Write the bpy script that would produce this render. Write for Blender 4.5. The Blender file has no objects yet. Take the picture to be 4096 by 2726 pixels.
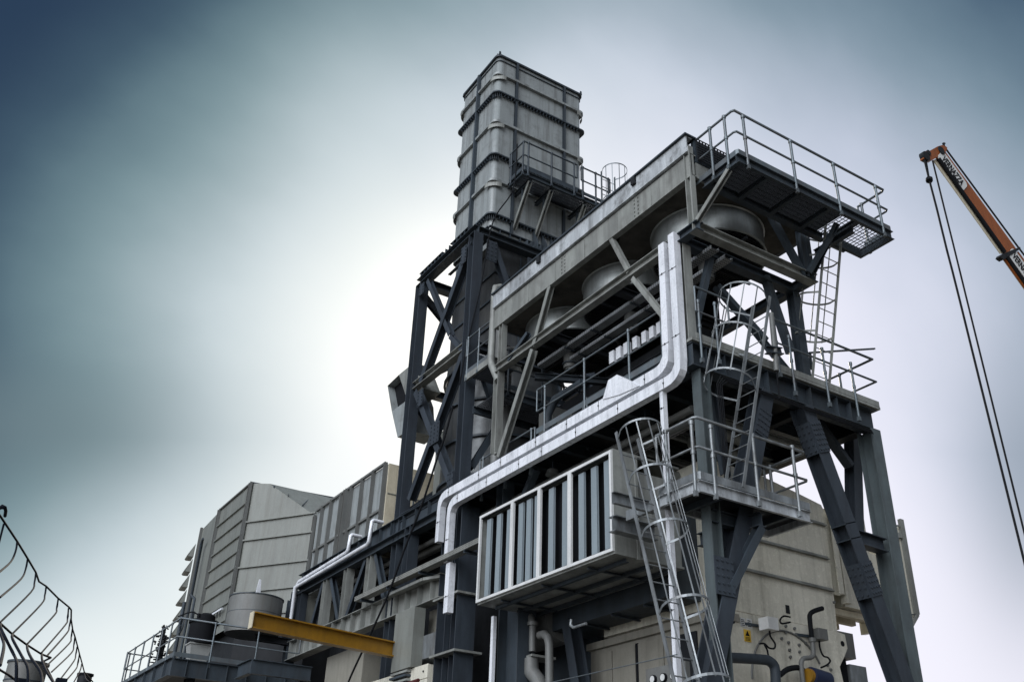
import bpy, math, random
from mathutils import Vector, Matrix
random.seed(7)
# ------------------------------------------------------------------ camera
EYE = Vector((0, 0, 1.7)); FPX = 3829.4
az, pit, roll = 0.54909, 0.50926, 0.034623
fwd = Vector((math.sin(az)*math.cos(pit), math.cos(az)*math.cos(pit), math.sin(pit)))
rt = Vector((math.cos(az), -math.sin(az), 0)); upv = rt.cross(fwd)
R_ = rt*math.cos(roll)+upv*math.sin(roll); U_ = -rt*math.sin(roll)+upv*math.cos(roll)
sc = bpy.context.scene
cd = bpy.data.cameras.new("camera"); cam = bpy.data.objects.new("camera", cd); sc.collection.objects.link(cam)
cd.sensor_width = 36; cd.lens = FPX/4096*36; cd.clip_end = 2000; cd.clip_start = 0.1
m = Matrix((R_, U_, -fwd)).transposed().to_4x4(); m.translation = EYE; cam.matrix_world = m
sc.camera = cam
sc.view_settings.view_transform = 'Standard'; sc.view_settings.look = 'None'; sc.view_settings.gamma = 1
sc.view_settings.exposure = 0.0
# ------------------------------------------------------------------ sun
SUN = (fwd*FPX+R_*(1765-2048)-U_*(1278-1363)).normalized()
sun_el = math.asin(SUN.z); sun_az = math.atan2(SUN.x, SUN.y)
sl = bpy.data.lights.new("sun", 'SUN'); sl.energy = 4.0; sl.angle = math.radians(0.5); sl.color = (1, .9, .74)
so = bpy.data.objects.new("sun", sl); sc.collection.objects.link(so)
so.rotation_euler = (-SUN).to_track_quat('-Z', 'Y').to_euler()
# ------------------------------------------------------------------ world
SKYC = (fwd*FPX+R_*(2170-2048)-U_*(1780-1363)).normalized()
SR = Vector((SKYC.y, -SKYC.x, 0)).normalized(); SU = SR.cross(SKYC)
w = bpy.data.worlds.new("World"); sc.world = w; w.use_nodes = True
nt = w.node_tree; nt.nodes.clear()
def N(t, **k):
    n = nt.nodes.new(t)
    for a, b in k.items(): setattr(n, a, b)
    return n
def math_(op, a, b=None, clamp=False):
    n = N('ShaderNodeMath', operation=op, use_clamp=clamp)
    for i, v in enumerate((a, b)):
        if v is None: continue
        if isinstance(v, (int, float)): n.inputs[i].default_value = v
        else: nt.links.new(v, n.inputs[i])
    return n.outputs[0]
def dotv(vec):
    n = N('ShaderNodeVectorMath', operation='DOT_PRODUCT'); nt.links.new(tc.outputs['Generated'], n.inputs[0]); n.inputs[1].default_value = vec
    return n.outputs['Value']
def mixc(f, a, b, mode='MIX'):
    n = N('ShaderNodeMix', data_type='RGBA', blend_type=mode)
    for s, v in ((n.inputs[0], f), (n.inputs[6], a), (n.inputs[7], b)):
        if isinstance(v, (int, float)): s.default_value = v
        elif isinstance(v, tuple): s.default_value = (*v, 1)
        else: nt.links.new(v, s)
    return n.outputs[2]
V_ = Vector
tc = N('ShaderNodeTexCoord')
dc, dr, du, ds = dotv(SKYC), dotv(SR), dotv(SU), dotv(SUN)
dcs = math_('MAXIMUM', dc, 0.15)
a = math_('DIVIDE', dr, dcs); b = math_('DIVIDE', du, dcs)
bpos = math_('MULTIPLY', math_('MAXIMUM', b, 0), 1.08); bneg = math_('MULTIPLY', math_('MINIMUM', b, 0), 0.12)
bb = math_('ADD', bpos, bneg)
apos = math_('MULTIPLY', math_('MAXIMUM', a, 0), 0.80); aneg = math_('MULTIPLY', math_('MINIMUM', a, 0), 1.12); aa = math_('MULTIPLY', math_('ADD', apos, aneg), math_('SUBTRACT', 1, math_('MULTIPLY', math_('MULTIPLY', math_('MINIMUM', b, 0), -3.0, True), .85)))
rad = math_('SQRT', math_('ADD', math_('MULTIPLY', aa, aa), math_('MULTIPLY', bb, bb)))
mp = N('ShaderNodeMapping'); nt.links.new(tc.outputs['Generated'], mp.inputs[0]); mp.inputs['Rotation'].default_value = (.3, .5, .2); mp.inputs['Scale'].default_value = (1.6, 3.2, 2.2)
nz = N('ShaderNodeTexNoise'); nt.links.new(mp.outputs[0], nz.inputs['Vector']); nz.inputs['Scale'].default_value = 1.15; nz.inputs['Detail'].default_value = 7; nz.inputs['Roughness'].default_value = .46
rad2 = math_('ADD', rad, math_('MULTIPLY', math_('SUBTRACT', nz.outputs[0], .5), .32))
ramp = N('ShaderNodeValToRGB'); nt.links.new(rad2, ramp.inputs[0]); ramp.color_ramp.interpolation = 'B_SPLINE'
cr = ramp.color_ramp
stops = [(0, (1.0, 1.0, 1.0)), (.20, (.95, .96, .98)), (.29, (.79, .83, .87)), (.37, (.60, .67, .73)), (.44, (.42, .50, .55)), (.53, (.22, .32, .36)), (.63, (.10, .17, .215)), (.70, (.04, .085, .135)), (.82, (.010, .03, .075)), (1, (.02, .05, .1))]
cr.elements[0].position = 0; cr.elements[0].color = (*stops[0][1], 1)
cr.elements[1].position = 1; cr.elements[1].color = (*stops[-1][1], 1)
for p, c in stops[1:-1]:
    e = cr.elements.new(p); e.color = (*c, 1)
side = math_('ADD', math_('MULTIPLY', a, 1.6), .5, True)
tint = mixc(side, (.95, 1.0, .985), (.99, .97, 1.07))
cloud = mixc(1.0, ramp.outputs[0], tint, 'MULTIPLY')
def bank(px, py, sa, sb):      # soft round cloud bank at a fixed place in the sky, seen there from the plant
    d = fwd*FPX+R_*(px*1.7385-2048)-U_*(py*1.7385-1363); ca, cb = d.dot(SR)/d.dot(SKYC), d.dot(SU)/d.dot(SKYC)
    x = math_('MULTIPLY', math_('SUBTRACT', a, ca), 1/sa); y = math_('MULTIPLY', math_('SUBTRACT', b, cb), 1/sb)
    q = math_('ADD', math_('ADD', math_('MULTIPLY', x, x), math_('MULTIPLY', y, y)), math_('MULTIPLY', math_('SUBTRACT', nz.outputs[0], .5), 1.2))
    return math_('POWER', 2.718, math_('MULTIPLY', q, -1))
cloud = mixc(math_('MULTIPLY', bank(20, 985, .19, .07), .80, True), cloud, (.14, .21, .24))
cloud = mixc(math_('MULTIPLY', bank(2370, 1120, .07, .16), .6, True), cloud, (.22, .28, .34))
cloud = mixc(math_('MULTIPLY', bank(820, 420, .10, .16), .5, True), cloud, (.62, .72, .76))
glow = math_('POWER', math_('MAXIMUM', ds, 0), 120)
gl = mixc(1.0, cloud, mixc(glow, (0, 0, 0), (.34, .29, .20)), 'ADD')
amb = math_('SUBTRACT', 1, math_('MULTIPLY', math_('SUBTRACT', dc, .40), 3.2, True), True)
AMB = (.22, .24, .275)
LOBE = V_((-.78, -.38, .50)).normalized()
lb = math_('POWER', math_('MAXIMUM', dotv(LOBE), 0), 8)
ambc = mixc(1.0, AMB, mixc(lb, (0, 0, 0), (7.2, 7.5, 8.0)), 'ADD')
allc = mixc(amb, gl, ambc)
sky = N('ShaderNodeTexSky', sky_type='NISHITA', sun_disc=False, sun_elevation=sun_el, sun_rotation=sun_az, dust_density=2.0)
b1 = N('ShaderNodeBackground'); nt.links.new(sky.outputs[0], b1.inputs[0]); b1.inputs[1].default_value = 0.05
b2 = N('ShaderNodeBackground'); nt.links.new(allc, b2.inputs[0]); b2.inputs[1].default_value = 1.0
mx = N('ShaderNodeMixShader'); mx.inputs[0].default_value = .95; nt.links.new(b1.outputs[0], mx.inputs[1]); nt.links.new(b2.outputs[0], mx.inputs[2])
wo = N('ShaderNodeOutputWorld'); nt.links.new(mx.outputs[0], wo.inputs[0])
# ------------------------------------------------------------------ picture point -> point on a real plane of the plant
CR = {0: (0, 0, 1/1.7385), 1: (1600, 150, 1.651), 2: (2500, 400, 1.568), 3: (1500, 900, 1.568), 4: (1900, 1000, 1.568), 5: (2600, 1000, 1.4255),
      6: (700, 1800, 1.693), 7: (1400, 1800, 1.693), 8: (1900, 1750, 1.607), 9: (2500, 1750, 1.607), 10: (0, 1900, 1.898), 11: (3600, 500, 2.24),
      12: (2800, 1500, 2.24), 13: (2250, 2150, 2.7225), 14: (2900, 2150, 2.7225), 15: (2000, 1050, 2.614), 16: (1550, 1400, 2.613), 17: (400, 2300, 2.618),
      18: (1950, 750, 3.1367), 19: (3400, 1950, 2.85), 20: (1450, 2300, 3.68), 21: (2000, 2350, 4.17), 22: (2800, 1100, 2.6135)}
def on(ax, v, c, x, y):
    ox, oy, s = CR[c]; d = fwd*FPX+R_*(ox+x/s-2048)-U_*(oy+y/s-1363)
    return EYE+d*((v-EYE[ax])/d[ax])
gx = lambda v, c, x, y: on(0, v, c, x, y)
gy = lambda v, c, x, y: on(1, v, c, x, y)
gz = lambda v, c, x, y: on(2, v, c, x, y)
V = Vector
# ------------------------------------------------------------------ materials
def mat(name, col, rough=.55, metal=0.0, var=.35, streak=.0, dirt=(.05, .045, .04), dirtf=.0, scale=1.0, bump=.0, var2=None, alpha_w=None):
    mt = bpy.data.materials.new(name); mt.use_nodes = True; n = mt.node_tree; n.nodes.clear(); L = n.links.new
    out = n.nodes.new('ShaderNodeOutputMaterial'); bs = n.nodes.new('ShaderNodeBsdfPrincipled'); L(bs.outputs[0], out.inputs[0])
    bs.inputs['Roughness'].default_value = rough; bs.inputs['Metallic'].default_value = metal
    g = n.nodes.new('ShaderNodeNewGeometry')
    def noise(sc_, det, mapping=None, rough_=.6):
        t = n.nodes.new('ShaderNodeTexNoise'); t.inputs['Scale'].default_value = sc_; t.inputs['Detail'].default_value = det; t.inputs['Roughness'].default_value = rough_
        if mapping:
            mpp = n.nodes.new('ShaderNodeMapping'); mpp.inputs['Scale'].default_value = mapping; L(g.outputs['Position'], mpp.inputs[0]); L(mpp.outputs[0], t.inputs['Vector'])
        else: L(g.outputs['Position'], t.inputs['Vector'])
        return t.outputs[0]
    def ramp_(src, p0, p1):
        r = n.nodes.new('ShaderNodeMapRange'); r.inputs[1].default_value = p0; r.inputs[2].default_value = p1; L(src, r.inputs[0]); return r.outputs[0]
    def mx_(f, a_, b_, mode='MIX'):
        k = n.nodes.new('ShaderNodeMix'); k.data_type = 'RGBA'; k.blend_type = mode
        for s, v in ((k.inputs[0], f), (k.inputs[6], a_), (k.inputs[7], b_)):
            if isinstance(v, (int, float)): s.default_value = v
            elif isinstance(v, tuple): s.default_value = (*v, 1)
            else: L(v, s)
        return k.outputs[2]
    lo = tuple(c*(1-var) for c in col); hi = tuple(min(1, c*(1+var*.6)) for c in (var2 or col))
    c = mx_(ramp_(noise(2.0*scale, 5, (1, 1, .30)), .28, .72), lo, hi)
    c = mx_(ramp_(noise(26*scale, 3), .3, .75), mx_(.75, c, (0, 0, 0)) if False else c, mx_(1.0, c, (.86, .86, .87), 'MULTIPLY'))
    if streak: c = mx_(ramp_(noise(7, 5, (1, 1, .05)), .48, .78), c, mx_(streak, c, dirt))
    if dirtf: c = mx_(ramp_(noise(2.6*scale, 6, None, .62), .52, .76), c, mx_(dirtf, c, dirt))
    L(c, bs.inputs['Base Color'])
    rr = n.nodes.new('ShaderNodeMapRange'); rr.inputs[3].default_value = max(.05, rough-.12); rr.inputs[4].default_value = min(1, rough+.15); L(noise(7*scale, 3), rr.inputs[0]); L(rr.outputs[0], bs.inputs['Roughness'])
    if bump:
        bp = n.nodes.new('ShaderNodeBump'); bp.inputs['Strength'].default_value = bump; bp.inputs['Distance'].default_value = .02; L(noise(14*scale, 4), bp.inputs['Height']); L(bp.outputs[0], bs.inputs['Normal'])
    return mt
RUST = (.13, .06, .03)
M = dict(
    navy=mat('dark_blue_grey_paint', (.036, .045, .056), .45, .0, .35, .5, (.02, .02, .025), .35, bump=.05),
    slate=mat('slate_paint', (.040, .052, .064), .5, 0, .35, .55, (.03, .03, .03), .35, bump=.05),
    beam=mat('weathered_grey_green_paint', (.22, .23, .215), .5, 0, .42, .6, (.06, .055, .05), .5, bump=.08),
    white=mat('white_weathered_aluminium', (.76, .78, .82), .28, .1, .14, .5, (.16, .18, .20), .35),
    galv=mat('galvanised_steel', (.23, .25, .26), .42, .45, .6, .5, (.12, .11, .1), .5, scale=2.2),
    rail=mat('galvanised_handrail', (.12, .145, .16), .45, .4, .3, .2, RUST, .25),
    dark=mat('near_black_steel', (.014, .016, .019), .6, 0, .4, .3, (.01, .01, .01), .3),  # near-black steel colour, also on the added dark backing blocks
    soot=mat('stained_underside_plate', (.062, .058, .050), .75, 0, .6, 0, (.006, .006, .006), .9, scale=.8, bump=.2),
    stack=mat('pale_grey_cladding', (.245, .268, .27), .38, 0, .16, .75, (.055, .05, .045), .45, bump=.12),
    hood=mat('grey_green_duct_sheet', (.175, .185, .168), .42, 0, .18, .55, (.09, .085, .07), .3),
    cream=mat('cream_sheet_and_lit_faces', (.55, .50, .38), .5, 0, .16, .5, (.2, .16, .1), .25),  # cream sheet, also stands in for warm light on duct end and boom
    leg=mat('teal_grey_leg_paint', (.075, .095, .10), .45, 0, .4, .5, (.03, .03, .03), .5, bump=.06),
    casing=mat('dark_casing_sheet', (.085, .09, .092), .33, .45, .4, .5, (.02, .02, .02), .5),  # dark, slightly metallic sheet with random streaks
    galvb=mat('blotched_galvanised_channel', (.50, .53, .55), .4, .3, .55, .5, (.08, .075, .07), .85, scale=1.6),
    cabinet=mat('shaded_cabinet_paint', (.24, .23, .195), .45, 0, .15, .4, (.08, .07, .055), .2),  # panel beige darkened to carry the shade under the deck
    panel=mat('lit_enclosure_paint', (.60, .58, .49), .24, 0, .14, .5, (.16, .15, .12), .18),  # panel beige lightened to carry the sunlit patches of the enclosure
    ring=mat('brushed_zinc_ring', (.27, .29, .285), .33, .75, .25, .35, (.1, .09, .08), .3),
    yellow=mat('yellow_paint', (.30, .15, .007), .45, 0, .2, .35, (.08, .05, .01), .45),
    orange=mat('orange_paint', (.24, .062, .008), .45, 0, .25, .3, (.06, .02, .01), .3),
    alu=mat('aluminium_frame', (.72, .73, .72), .35, .2, .12, .2, (.25, .25, .25), .2),
    bag=mat('pleated_filter_cloth', (.23, .275, .30), .8, 0, .12, .3, (.2, .24, .26), .2),
    black=mat('black_rubber', (.012, .013, .015), .8, 0, .2),
    tank=mat('grey_tank_paint', (.13, .135, .13), .5, 0, .2, .5, (.08, .07, .06), .3),
    blue=mat('blue_motor_paint', (.010, .018, .05), .4, 0, .2),
    red=mat('dark_red_paint', (.07, .012, .012), .45, 0, .2),
    sign=mat('yellow_sign_plate', (.60, .38, .03), .5, 0, .1),
    signw=mat('white_sign_plate', (.55, .56, .55), .5, 0, .1),
    ink=mat('black_lettering', (.01, .01, .012), .6, 0, .1),
    leaf=mat('ivy_leaf', (.02, .045, .015), .6, 0, .4),
    pot=mat('grey_plastic_tub', (.30, .31, .30), .6, 0, .1),
    gravel=mat('dark_gravel', (.12, .112, .10), .9, 0, .3, 0, (.1, .1, .1), .3, scale=3, bump=.4),
    fence=mat('dark_coated_wire', (.010, .013, .02), .95, 0, .2),
    perf=mat('perforated_pale_steel', (.22, .225, .205), .5, 0, .25, .4, (.06, .055, .05), .3),
    perfg=mat('perforated_galvanised_steel', (.34, .36, .37), .42, .5, .3, .3, (.1, .1, .1), .3),
)
for k_ in ('navy', 'slate', 'soot', 'casing'):
    next(x for x in M[k_].node_tree.nodes if x.type == 'BSDF_PRINCIPLED').inputs['Specular IOR Level'].default_value = .25
for k_ in ('fence', 'black', 'dark', 'ink'):
    next(x for x in M[k_].node_tree.nodes if x.type == 'BSDF_PRINCIPLED').inputs['Specular IOR Level'].default_value = .06 if k_ != 'dark' else .2
for k_ in ('perf', 'perfg'):
    n = M[k_].node_tree; L = n.links.new; bs = next(x for x in n.nodes if x.type == 'BSDF_PRINCIPLED'); src = bs.inputs['Base Color'].links[0].from_socket
    g_ = next(x for x in n.nodes if x.type == 'NEW_GEOMETRY'); sp = n.nodes.new('ShaderNodeSeparateXYZ'); L(g_.outputs['Position'], sp.inputs[0])
    def mm(op, a_, b_):
        q = n.nodes.new('ShaderNodeMath'); q.operation = op
        for i, v in enumerate((a_, b_)):
            if isinstance(v, (int, float)): q.inputs[i].default_value = v
            else: L(v, q.inputs[i])
        return q.outputs[0]
    fy = mm('LESS_THAN', mm('FRACT', mm('MULTIPLY', sp.outputs[1], 15), 0), .5); fz = mm('LESS_THAN', mm('FRACT', mm('MULTIPLY', mm('ADD', sp.outputs[2], mm('MULTIPLY', sp.outputs[0], 1)), 22), 0), .5)
    k = n.nodes.new('ShaderNodeMix'); k.data_type = 'RGBA'; L(mm('MULTIPLY', fy, fz), k.inputs[0]); L(src, k.inputs[6]); k.inputs[7].default_value = (.015, .016, .018, 1); L(k.outputs[2], bs.inputs['Base Color'])
# ------------------------------------------------------------------ mesh builder
def frame(p0, p1, up):
    d = (p1-p0).normalized(); u = V(up)
    if abs(d.dot(u.normalized())) > .995: u = V((0, 1, 0)) if abs(d.y) < .9 else V((1, 0, 0))
    s = d.cross(u).normalized(); return d, s, s.cross(d).normalized()
def prof(kind, h, w, t=.018):
    a, b = w/2, h/2
    if kind == 'I': return [(-a, -b), (a, -b), (a, -b+t), (t/2, -b+t), (t/2, b-t), (a, b-t), (a, b), (-a, b), (-a, b-t), (-t/2, b-t), (-t/2, -b+t), (-a, -b+t)]
    if kind == 'C': return [(-a, -b), (a, -b), (a, -b+t), (-a+t, -b+t), (-a+t, b-t), (a, b-t), (a, b), (-a, b)]
    if kind == 'L': return [(-a, -b), (a, -b), (a, -b+t), (-a+t, -b+t), (-a+t, b), (-a, b)]
    if kind == 'U': return [(-a, b), (-a, -b), (a, -b), (a, b), (a-t, b), (a-t, -b+t), (-a+t, -b+t), (-a+t, b)]
    return [(-a, -b), (a, -b), (a, b), (-a, b)]
class MB:
    def __init__(s): s.v = []; s.f = []; s.sm = []
    def add(s, vs, fs, smooth=False):
        o = len(s.v); s.v += [V(x) for x in vs]; s.f += [tuple(i+o for i in f) for f in fs]; s.sm += [smooth]*len(fs); return s
    def bar(s, p0, p1, kind='B', h=.1, w=.1, up=(0, 0, 1), t=.018):
        p0, p1 = V(p0), V(p1)
        if (p1-p0).length < 1e-5: return s
        d, sd, u = frame(p0, p1, up); pf = prof(kind, h, w, t); n = len(pf)
        vs = [p0+sd*x+u*y for x, y in pf]+[p1+sd*x+u*y for x, y in pf]
        fs = [(i, (i+1) % n, n+(i+1) % n, n+i) for i in range(n)]+[tuple(reversed(range(n))), tuple(range(n, 2*n))]
        return s.add(vs, fs)
    def box(s, a, b):
        x0, y0, z0 = (min(a[i], b[i]) for i in range(3)); x1, y1, z1 = (max(a[i], b[i]) for i in range(3))
        return s.add([(x0, y0, z0), (x1, y0, z0), (x1, y1, z0), (x0, y1, z0), (x0, y0, z1), (x1, y0, z1), (x1, y1, z1), (x0, y1, z1)],
                     [(3, 2, 1, 0), (4, 5, 6, 7), (0, 1, 5, 4), (1, 2, 6, 5), (2, 3, 7, 6), (3, 0, 4, 7)])
    def prism(s, pts, off):
        pts = [V(p) for p in pts]; n = len(pts); off = V(off)
        return s.add(pts+[p+off for p in pts], [tuple(reversed(range(n))), tuple(range(n, 2*n))]+[(i, (i+1) % n, n+(i+1) % n, n+i) for i in range(n)])
    def tube(s, pts, r, n=8, closed=False, smooth=True, flat=None):
        pts = [V(p) for p in pts]; k = len(pts); vs = []; prev = None
        for i, p in enumerate(pts):
            a_ = pts[i-1] if (i or closed) else None; b_ = pts[(i+1) % k] if (i < k-1 or closed) else None
            d = V((0, 0, 0))
            if a_ is not None: d += (p-a_).normalized()
            if b_ is not None: d += (b_-p).normalized()
            d.normalize()
            if prev is None:
                u = V((0, 0, 1)) if abs(d.z) < .9 else V((1, 0, 0))
                prev = (u-d*u.dot(d)).normalized()
            else: prev = (prev-d*prev.dot(d)).normalized()
            sd = d.cross(prev); sc_ = 1.0
            if a_ is not None and b_ is not None:
                c_ = (p-a_).normalized().dot((b_-p).normalized()); sc_ = min(1.5, 1/math.sqrt(max(.3, (1+c_)/2)))
            for j in range(n):
                t = 2*math.pi*j/n; vs.append(p+(prev*math.cos(t)+sd*math.sin(t))*r*sc_)
        fs = []
        for i in range(k if closed else k-1):
            for j in range(n):
                A, B = i*n, ((i+1) % k)*n; fs.append((A+j, A+(j+1) % n, B+(j+1) % n, B+j))
        s.add(vs, fs, smooth)
        if not closed: s.add([vs[j] for j in range(n)], [tuple(reversed(range(n)))]); s.add(vs[-n:], [tuple(range(n))])
        return s
    def cyl(s, p0, p1, r, n=20, r1=None, caps=True, smooth=True):
        p0, p1 = V(p0), V(p1); d, sd, u = frame(p0, p1, (0, 0, 1)); r1 = r if r1 is None else r1
        vs = [p0+(sd*math.cos(2*math.pi*j/n)+u*math.sin(2*math.pi*j/n))*r for j in range(n)]+[p1+(sd*math.cos(2*math.pi*j/n)+u*math.sin(2*math.pi*j/n))*r1 for j in range(n)]
        s.add(vs, [(j, (j+1) % n, n+(j+1) % n, n+j) for j in range(n)], smooth)
        if caps: s.add(vs[:n], [tuple(reversed(range(n)))]); s.add(vs[n:], [tuple(range(n))])
        return s
    def rev(s, c, profile, n=40, a0=0, a1=2*math.pi):      # profile [(r,z)] round a vertical axis, thick when the profile is closed
        c = V(c); k = len(profile)
        for j in range(k):
            vs = []
            for i in range(n):
                t = a0+(a1-a0)*i/n
                for r, z in (profile[j], profile[(j+1) % k]): vs.append(c+V((r*math.cos(t), r*math.sin(t), z)))
            s.add(vs, [(2*i, (2*i+2) % (2*n), (2*i+3) % (2*n), 2*i+1) for i in range(n)], True)
        return s
    def bolts(s, o, ex, ey, nrm, nx, ny, r=.022, h=.02):
        o, ex, ey, nrm = V(o), V(ex), V(ey), V(nrm).normalized()
        for i in range(nx):
            for j in range(ny):
                p = o+ex*(i/max(1, nx-1))+ey*(j/max(1, ny-1)); s.cyl(p, p+nrm*h, r, 6, smooth=False)
        return s
    def build(s, name, mt, parent=None):
        me = bpy.data.meshes.new(name); org = V(parent['_w']) if parent is not None else V((0, 0, 0))
        me.from_pydata([tuple(x-org) for x in s.v], [], s.f); me.polygons.foreach_set('use_smooth', s.sm)
        me.materials.append(M[mt] if isinstance(mt, str) else mt); me.validate(); me.update()
        o = bpy.data.objects.new(name, me); sc.collection.objects.link(o)
        if parent is not None: o.parent = parent; o['_w'] = tuple(org)
        return o
def smooth(P, n=6):
    P = [V(p) for p in P]; out = []
    for i in range(len(P)-1):
        a_, b_, c_, d_ = P[max(i-1, 0)], P[i], P[i+1], P[min(i+2, len(P)-1)]
        for k in range(n):
            t = k/n; out.append(.5*((2*b_)+(c_-a_)*t+(2*a_-5*b_+4*c_-d_)*t*t+(3*b_-a_-3*c_+d_)*t**3))
    return out+[P[-1]]
def thing(name, label, cat, loc=(0, 0, 0), group=None):
    o = bpy.data.objects.new(name, None); sc.collection.objects.link(o); o.location = loc; o.empty_display_size = .2
    o['label'] = label; o['category'] = cat; o['_w'] = tuple(loc)
    if group: o['group'] = group
    return o
def tag(o, label, cat, group=None):
    o['label'] = label; o['category'] = cat
    if group: o['group'] = group
    return o
def bar(root, name, mt, p0, p1, kind='I', h=.2, w=.2, up=(0, 0, 1), t=.018): return MB().bar(p0, p1, kind, h, w, up, t).build(name, mt, root)
def lerp(a_, b_, t): return V(a_)*(1-t)+V(b_)*t
def ext(p, q, ax, val): return p+(q-p)*((val-p[ax])/(q[ax]-p[ax]))
def railing(root, base, h=1.1, posts=None, step=1.2, mt='rail', name='handrail', toe=True, r=.022, out=None, hook=.0, closed_end=True):
    """top rail, knee rail and posts following base points; a toe board at the foot"""
    base = [V(p) for p in base]; z = V((0, 0, 1)); mb = MB()
    mb.tube([p+z*h for p in base], r, 8); mb.tube([p+z*h*.52 for p in base], r*.85, 8)
    if closed_end:
        for p in (base[0], base[-1]): mb.tube([p+z*h*.52, p+z*h], r*.9, 8)
    hr = mb.build(name, mt, root)
    pts = []
    if posts: pts = [V(p) for p in posts]
    else:
        for p, q in zip(base, base[1:]):
            L = (q-p).length; n = max(1, round(L/step)); pts += [lerp(p, q, (i+.12)/(n-.0) if i == 0 else (i/n)) for i in range(n)]
        pts.append(lerp(base[-1], base[-2], .06))
    for p in pts:
        pm = MB().tube([p-z*.16, p+z*h*.5, p+z*(h-.01)], r*1.15, 8)
        for k in (.52, 1): pm.tube([p+z*(h*k-.035), p+z*(h*k+.03)], r*1.6, 8)
        pm.box(p+V((-.03, -.03, -.18)), p+V((.03, .03, -.09)))
        pm.build('post', mt, root)
    if toe:
        tb = MB()
        for p, q in zip(base, base[1:]): tb.bar(p+z*.08, q+z*.08, 'B', .13, .008)
        tb.build('toe_board', mt, root)
    return hr
def grating(root, c0, ex, ey, th=.035, step=.034, cross=.11, mt='dark', name='grating'):
    mb = MB(); c0, ex, ey = V(c0), V(ex), V(ey); n = int(ex.length/step); k = int(ey.length/cross)
    for i in range(n+1): p = c0+ex*(i/n); mb.bar(p, p+ey, 'B', th, .006)
    for i in range(k+1): p = c0+ey*(i/k)+V((0, 0, .006)); mb.bar(p, p+ex, 'B', .012, .008)
    return mb.build(name, mt, root)
def ladder(name, label, pL, pR, top, dirn, cage=None, mt='galv', rung=.28, stile=(.06, .022), group=None, hoopR=.36, hoops=(), nv=5, out=None, off=.34):
    """pL, pR feet of the stiles; top a height; dirn the climbing direction"""
    pL, pR, dirn, out = V(pL), V(pR), V(dirn).normalized(), V(out).normalized()
    out = (out-dirn*out.dot(dirn)).normalized(); L = (top-pL.z)/dirn.z; ex = (pR-pL)
    root = thing(name, label, 'ladder', tuple(pL), group)
    for p in (pL, pR): MB().bar(p, p+dirn*L, 'B', stile[0], stile[1], out).build('stile', mt, root)
    n = int(L/rung)
    for i in range(1, n): q = pL+dirn*(i*rung); MB().tube([q, q+ex], .011, 6).build('rung', mt, root)
    W = ex.length; e = ex.normalized(); hs = []
    for z in hoops:
        b_ = pL+dirn*((z-pL.z)/dirn.z)+ex*.5; pts = []
        for j in range(19):
            t = -.28+(math.pi+.56)*j/18
            pts.append(b_+e*(-math.cos(t)*hoopR)+out*(off+math.sin(t)*hoopR))
        pts = [b_-e*W*.5]+pts+[b_+e*W*.5]
        mb = MB()
        for p, q in zip(pts, pts[1:]): mb.bar(p, q, 'B', .04, .007, dirn)
        mb.build('cage_hoop', mt, root); hs.append(b_)
    if len(hs) > 1:
        for j in range(nv):
            t = .12+(math.pi-.24)*j/(nv-1); o_ = e*(-math.cos(t)*(hoopR-.012))+out*(off+math.sin(t)*(hoopR-.012))
            MB().bar(hs[0]+o_-dirn*.03, hs[-1]+o_+dirn*.03, 'B', .022, .008, dirn.cross(o_-out*off)).build('cage_strap', mt, root)
    return root
def stiff(mb, p, along, h, w, up=(0, 0, 1)):      # a pair of web stiffener plates
    mb.bar(V(p)-V(up)*(h/2-.02), V(p)+V(up)*(h/2-.02), 'B', w, .012, along)
def gusset(root, c, ex, ey, nrm, nx=3, ny=4, t=.02, mt='navy', name='gusset_plate'):
    c, ex, ey, nrm = V(c), V(ex), V(ey), V(nrm).normalized(); mb = MB()
    mb.prism([c-ex/2-ey/2, c+ex/2-ey/2, c+ex/2+ey/2, c-ex/2+ey/2], nrm*t)
    mb.bolts(c-ex*.38-ey*.40+nrm*t, ex*.76, ey*.80, nrm, nx, ny); return mb.build(name, mt, root)
# ================================================================== ground
g = MB().add([(-900, -900, 0), (900, -900, 0), (900, 900, 0), (-900, 900, 0)], [(0, 1, 2, 3)]).build('ground', 'gravel'); g['kind'] = 'structure'
XF, YF = 10.8, 11.3
# ================================================================== end portal
rt_ = thing('portal_frame', 'heavy dark steel portal at the near right end with inverted V braces and bolted plates', 'steel frame', (13.2, YF, 0))
mb = MB().bar((10.62, YF, 10.0), (15.62, YF, 10.0), 'I', .46, .30)
for c in [(12, 885, 200), (12, 1010, 240), (12, 1250, 330), (12, 1370, 380), (12, 630, 130), (5, 250, 610), (5, 330, 640), (5, 435, 670)]:
    x = gy(YF-.15, *c).x; stiff(mb, (x, YF, 10.0), (0, 1, 0), .46, .28)
bm = mb.build('beam', 'slate', rt_)
MB().box((10.6, YF-.2, 10.245), (15.68, YF+.12, 10.30)).build('deck_edge', 'beam', rt_)
bar(rt_, 'column', 'leg', (10.93, YF, 0), (10.93, YF, 9.76), 'I', .24, .22, (1, 0, 0), .025)
bar(rt_, 'column', 'leg', (15.47, YF+.02, 0), (15.47, YF+.02, 9.765), 'I', .36, .28, (0, 1, 0), .03)
a1, a2 = gy(YF, 12, 1030, 640), gy(YF, 9, 1600, 1100); top = ext(a1, a2, 2, 9.76); bot = ext(a1, a2, 0, 15.33)
bar(rt_, 'brace', 'navy', top, bot, 'I', .34, .30, (0, 1, 0), .028)
d_ = (bot-top).normalized(); n_ = V((-d_.z, 0, d_.x)).normalized()
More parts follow.
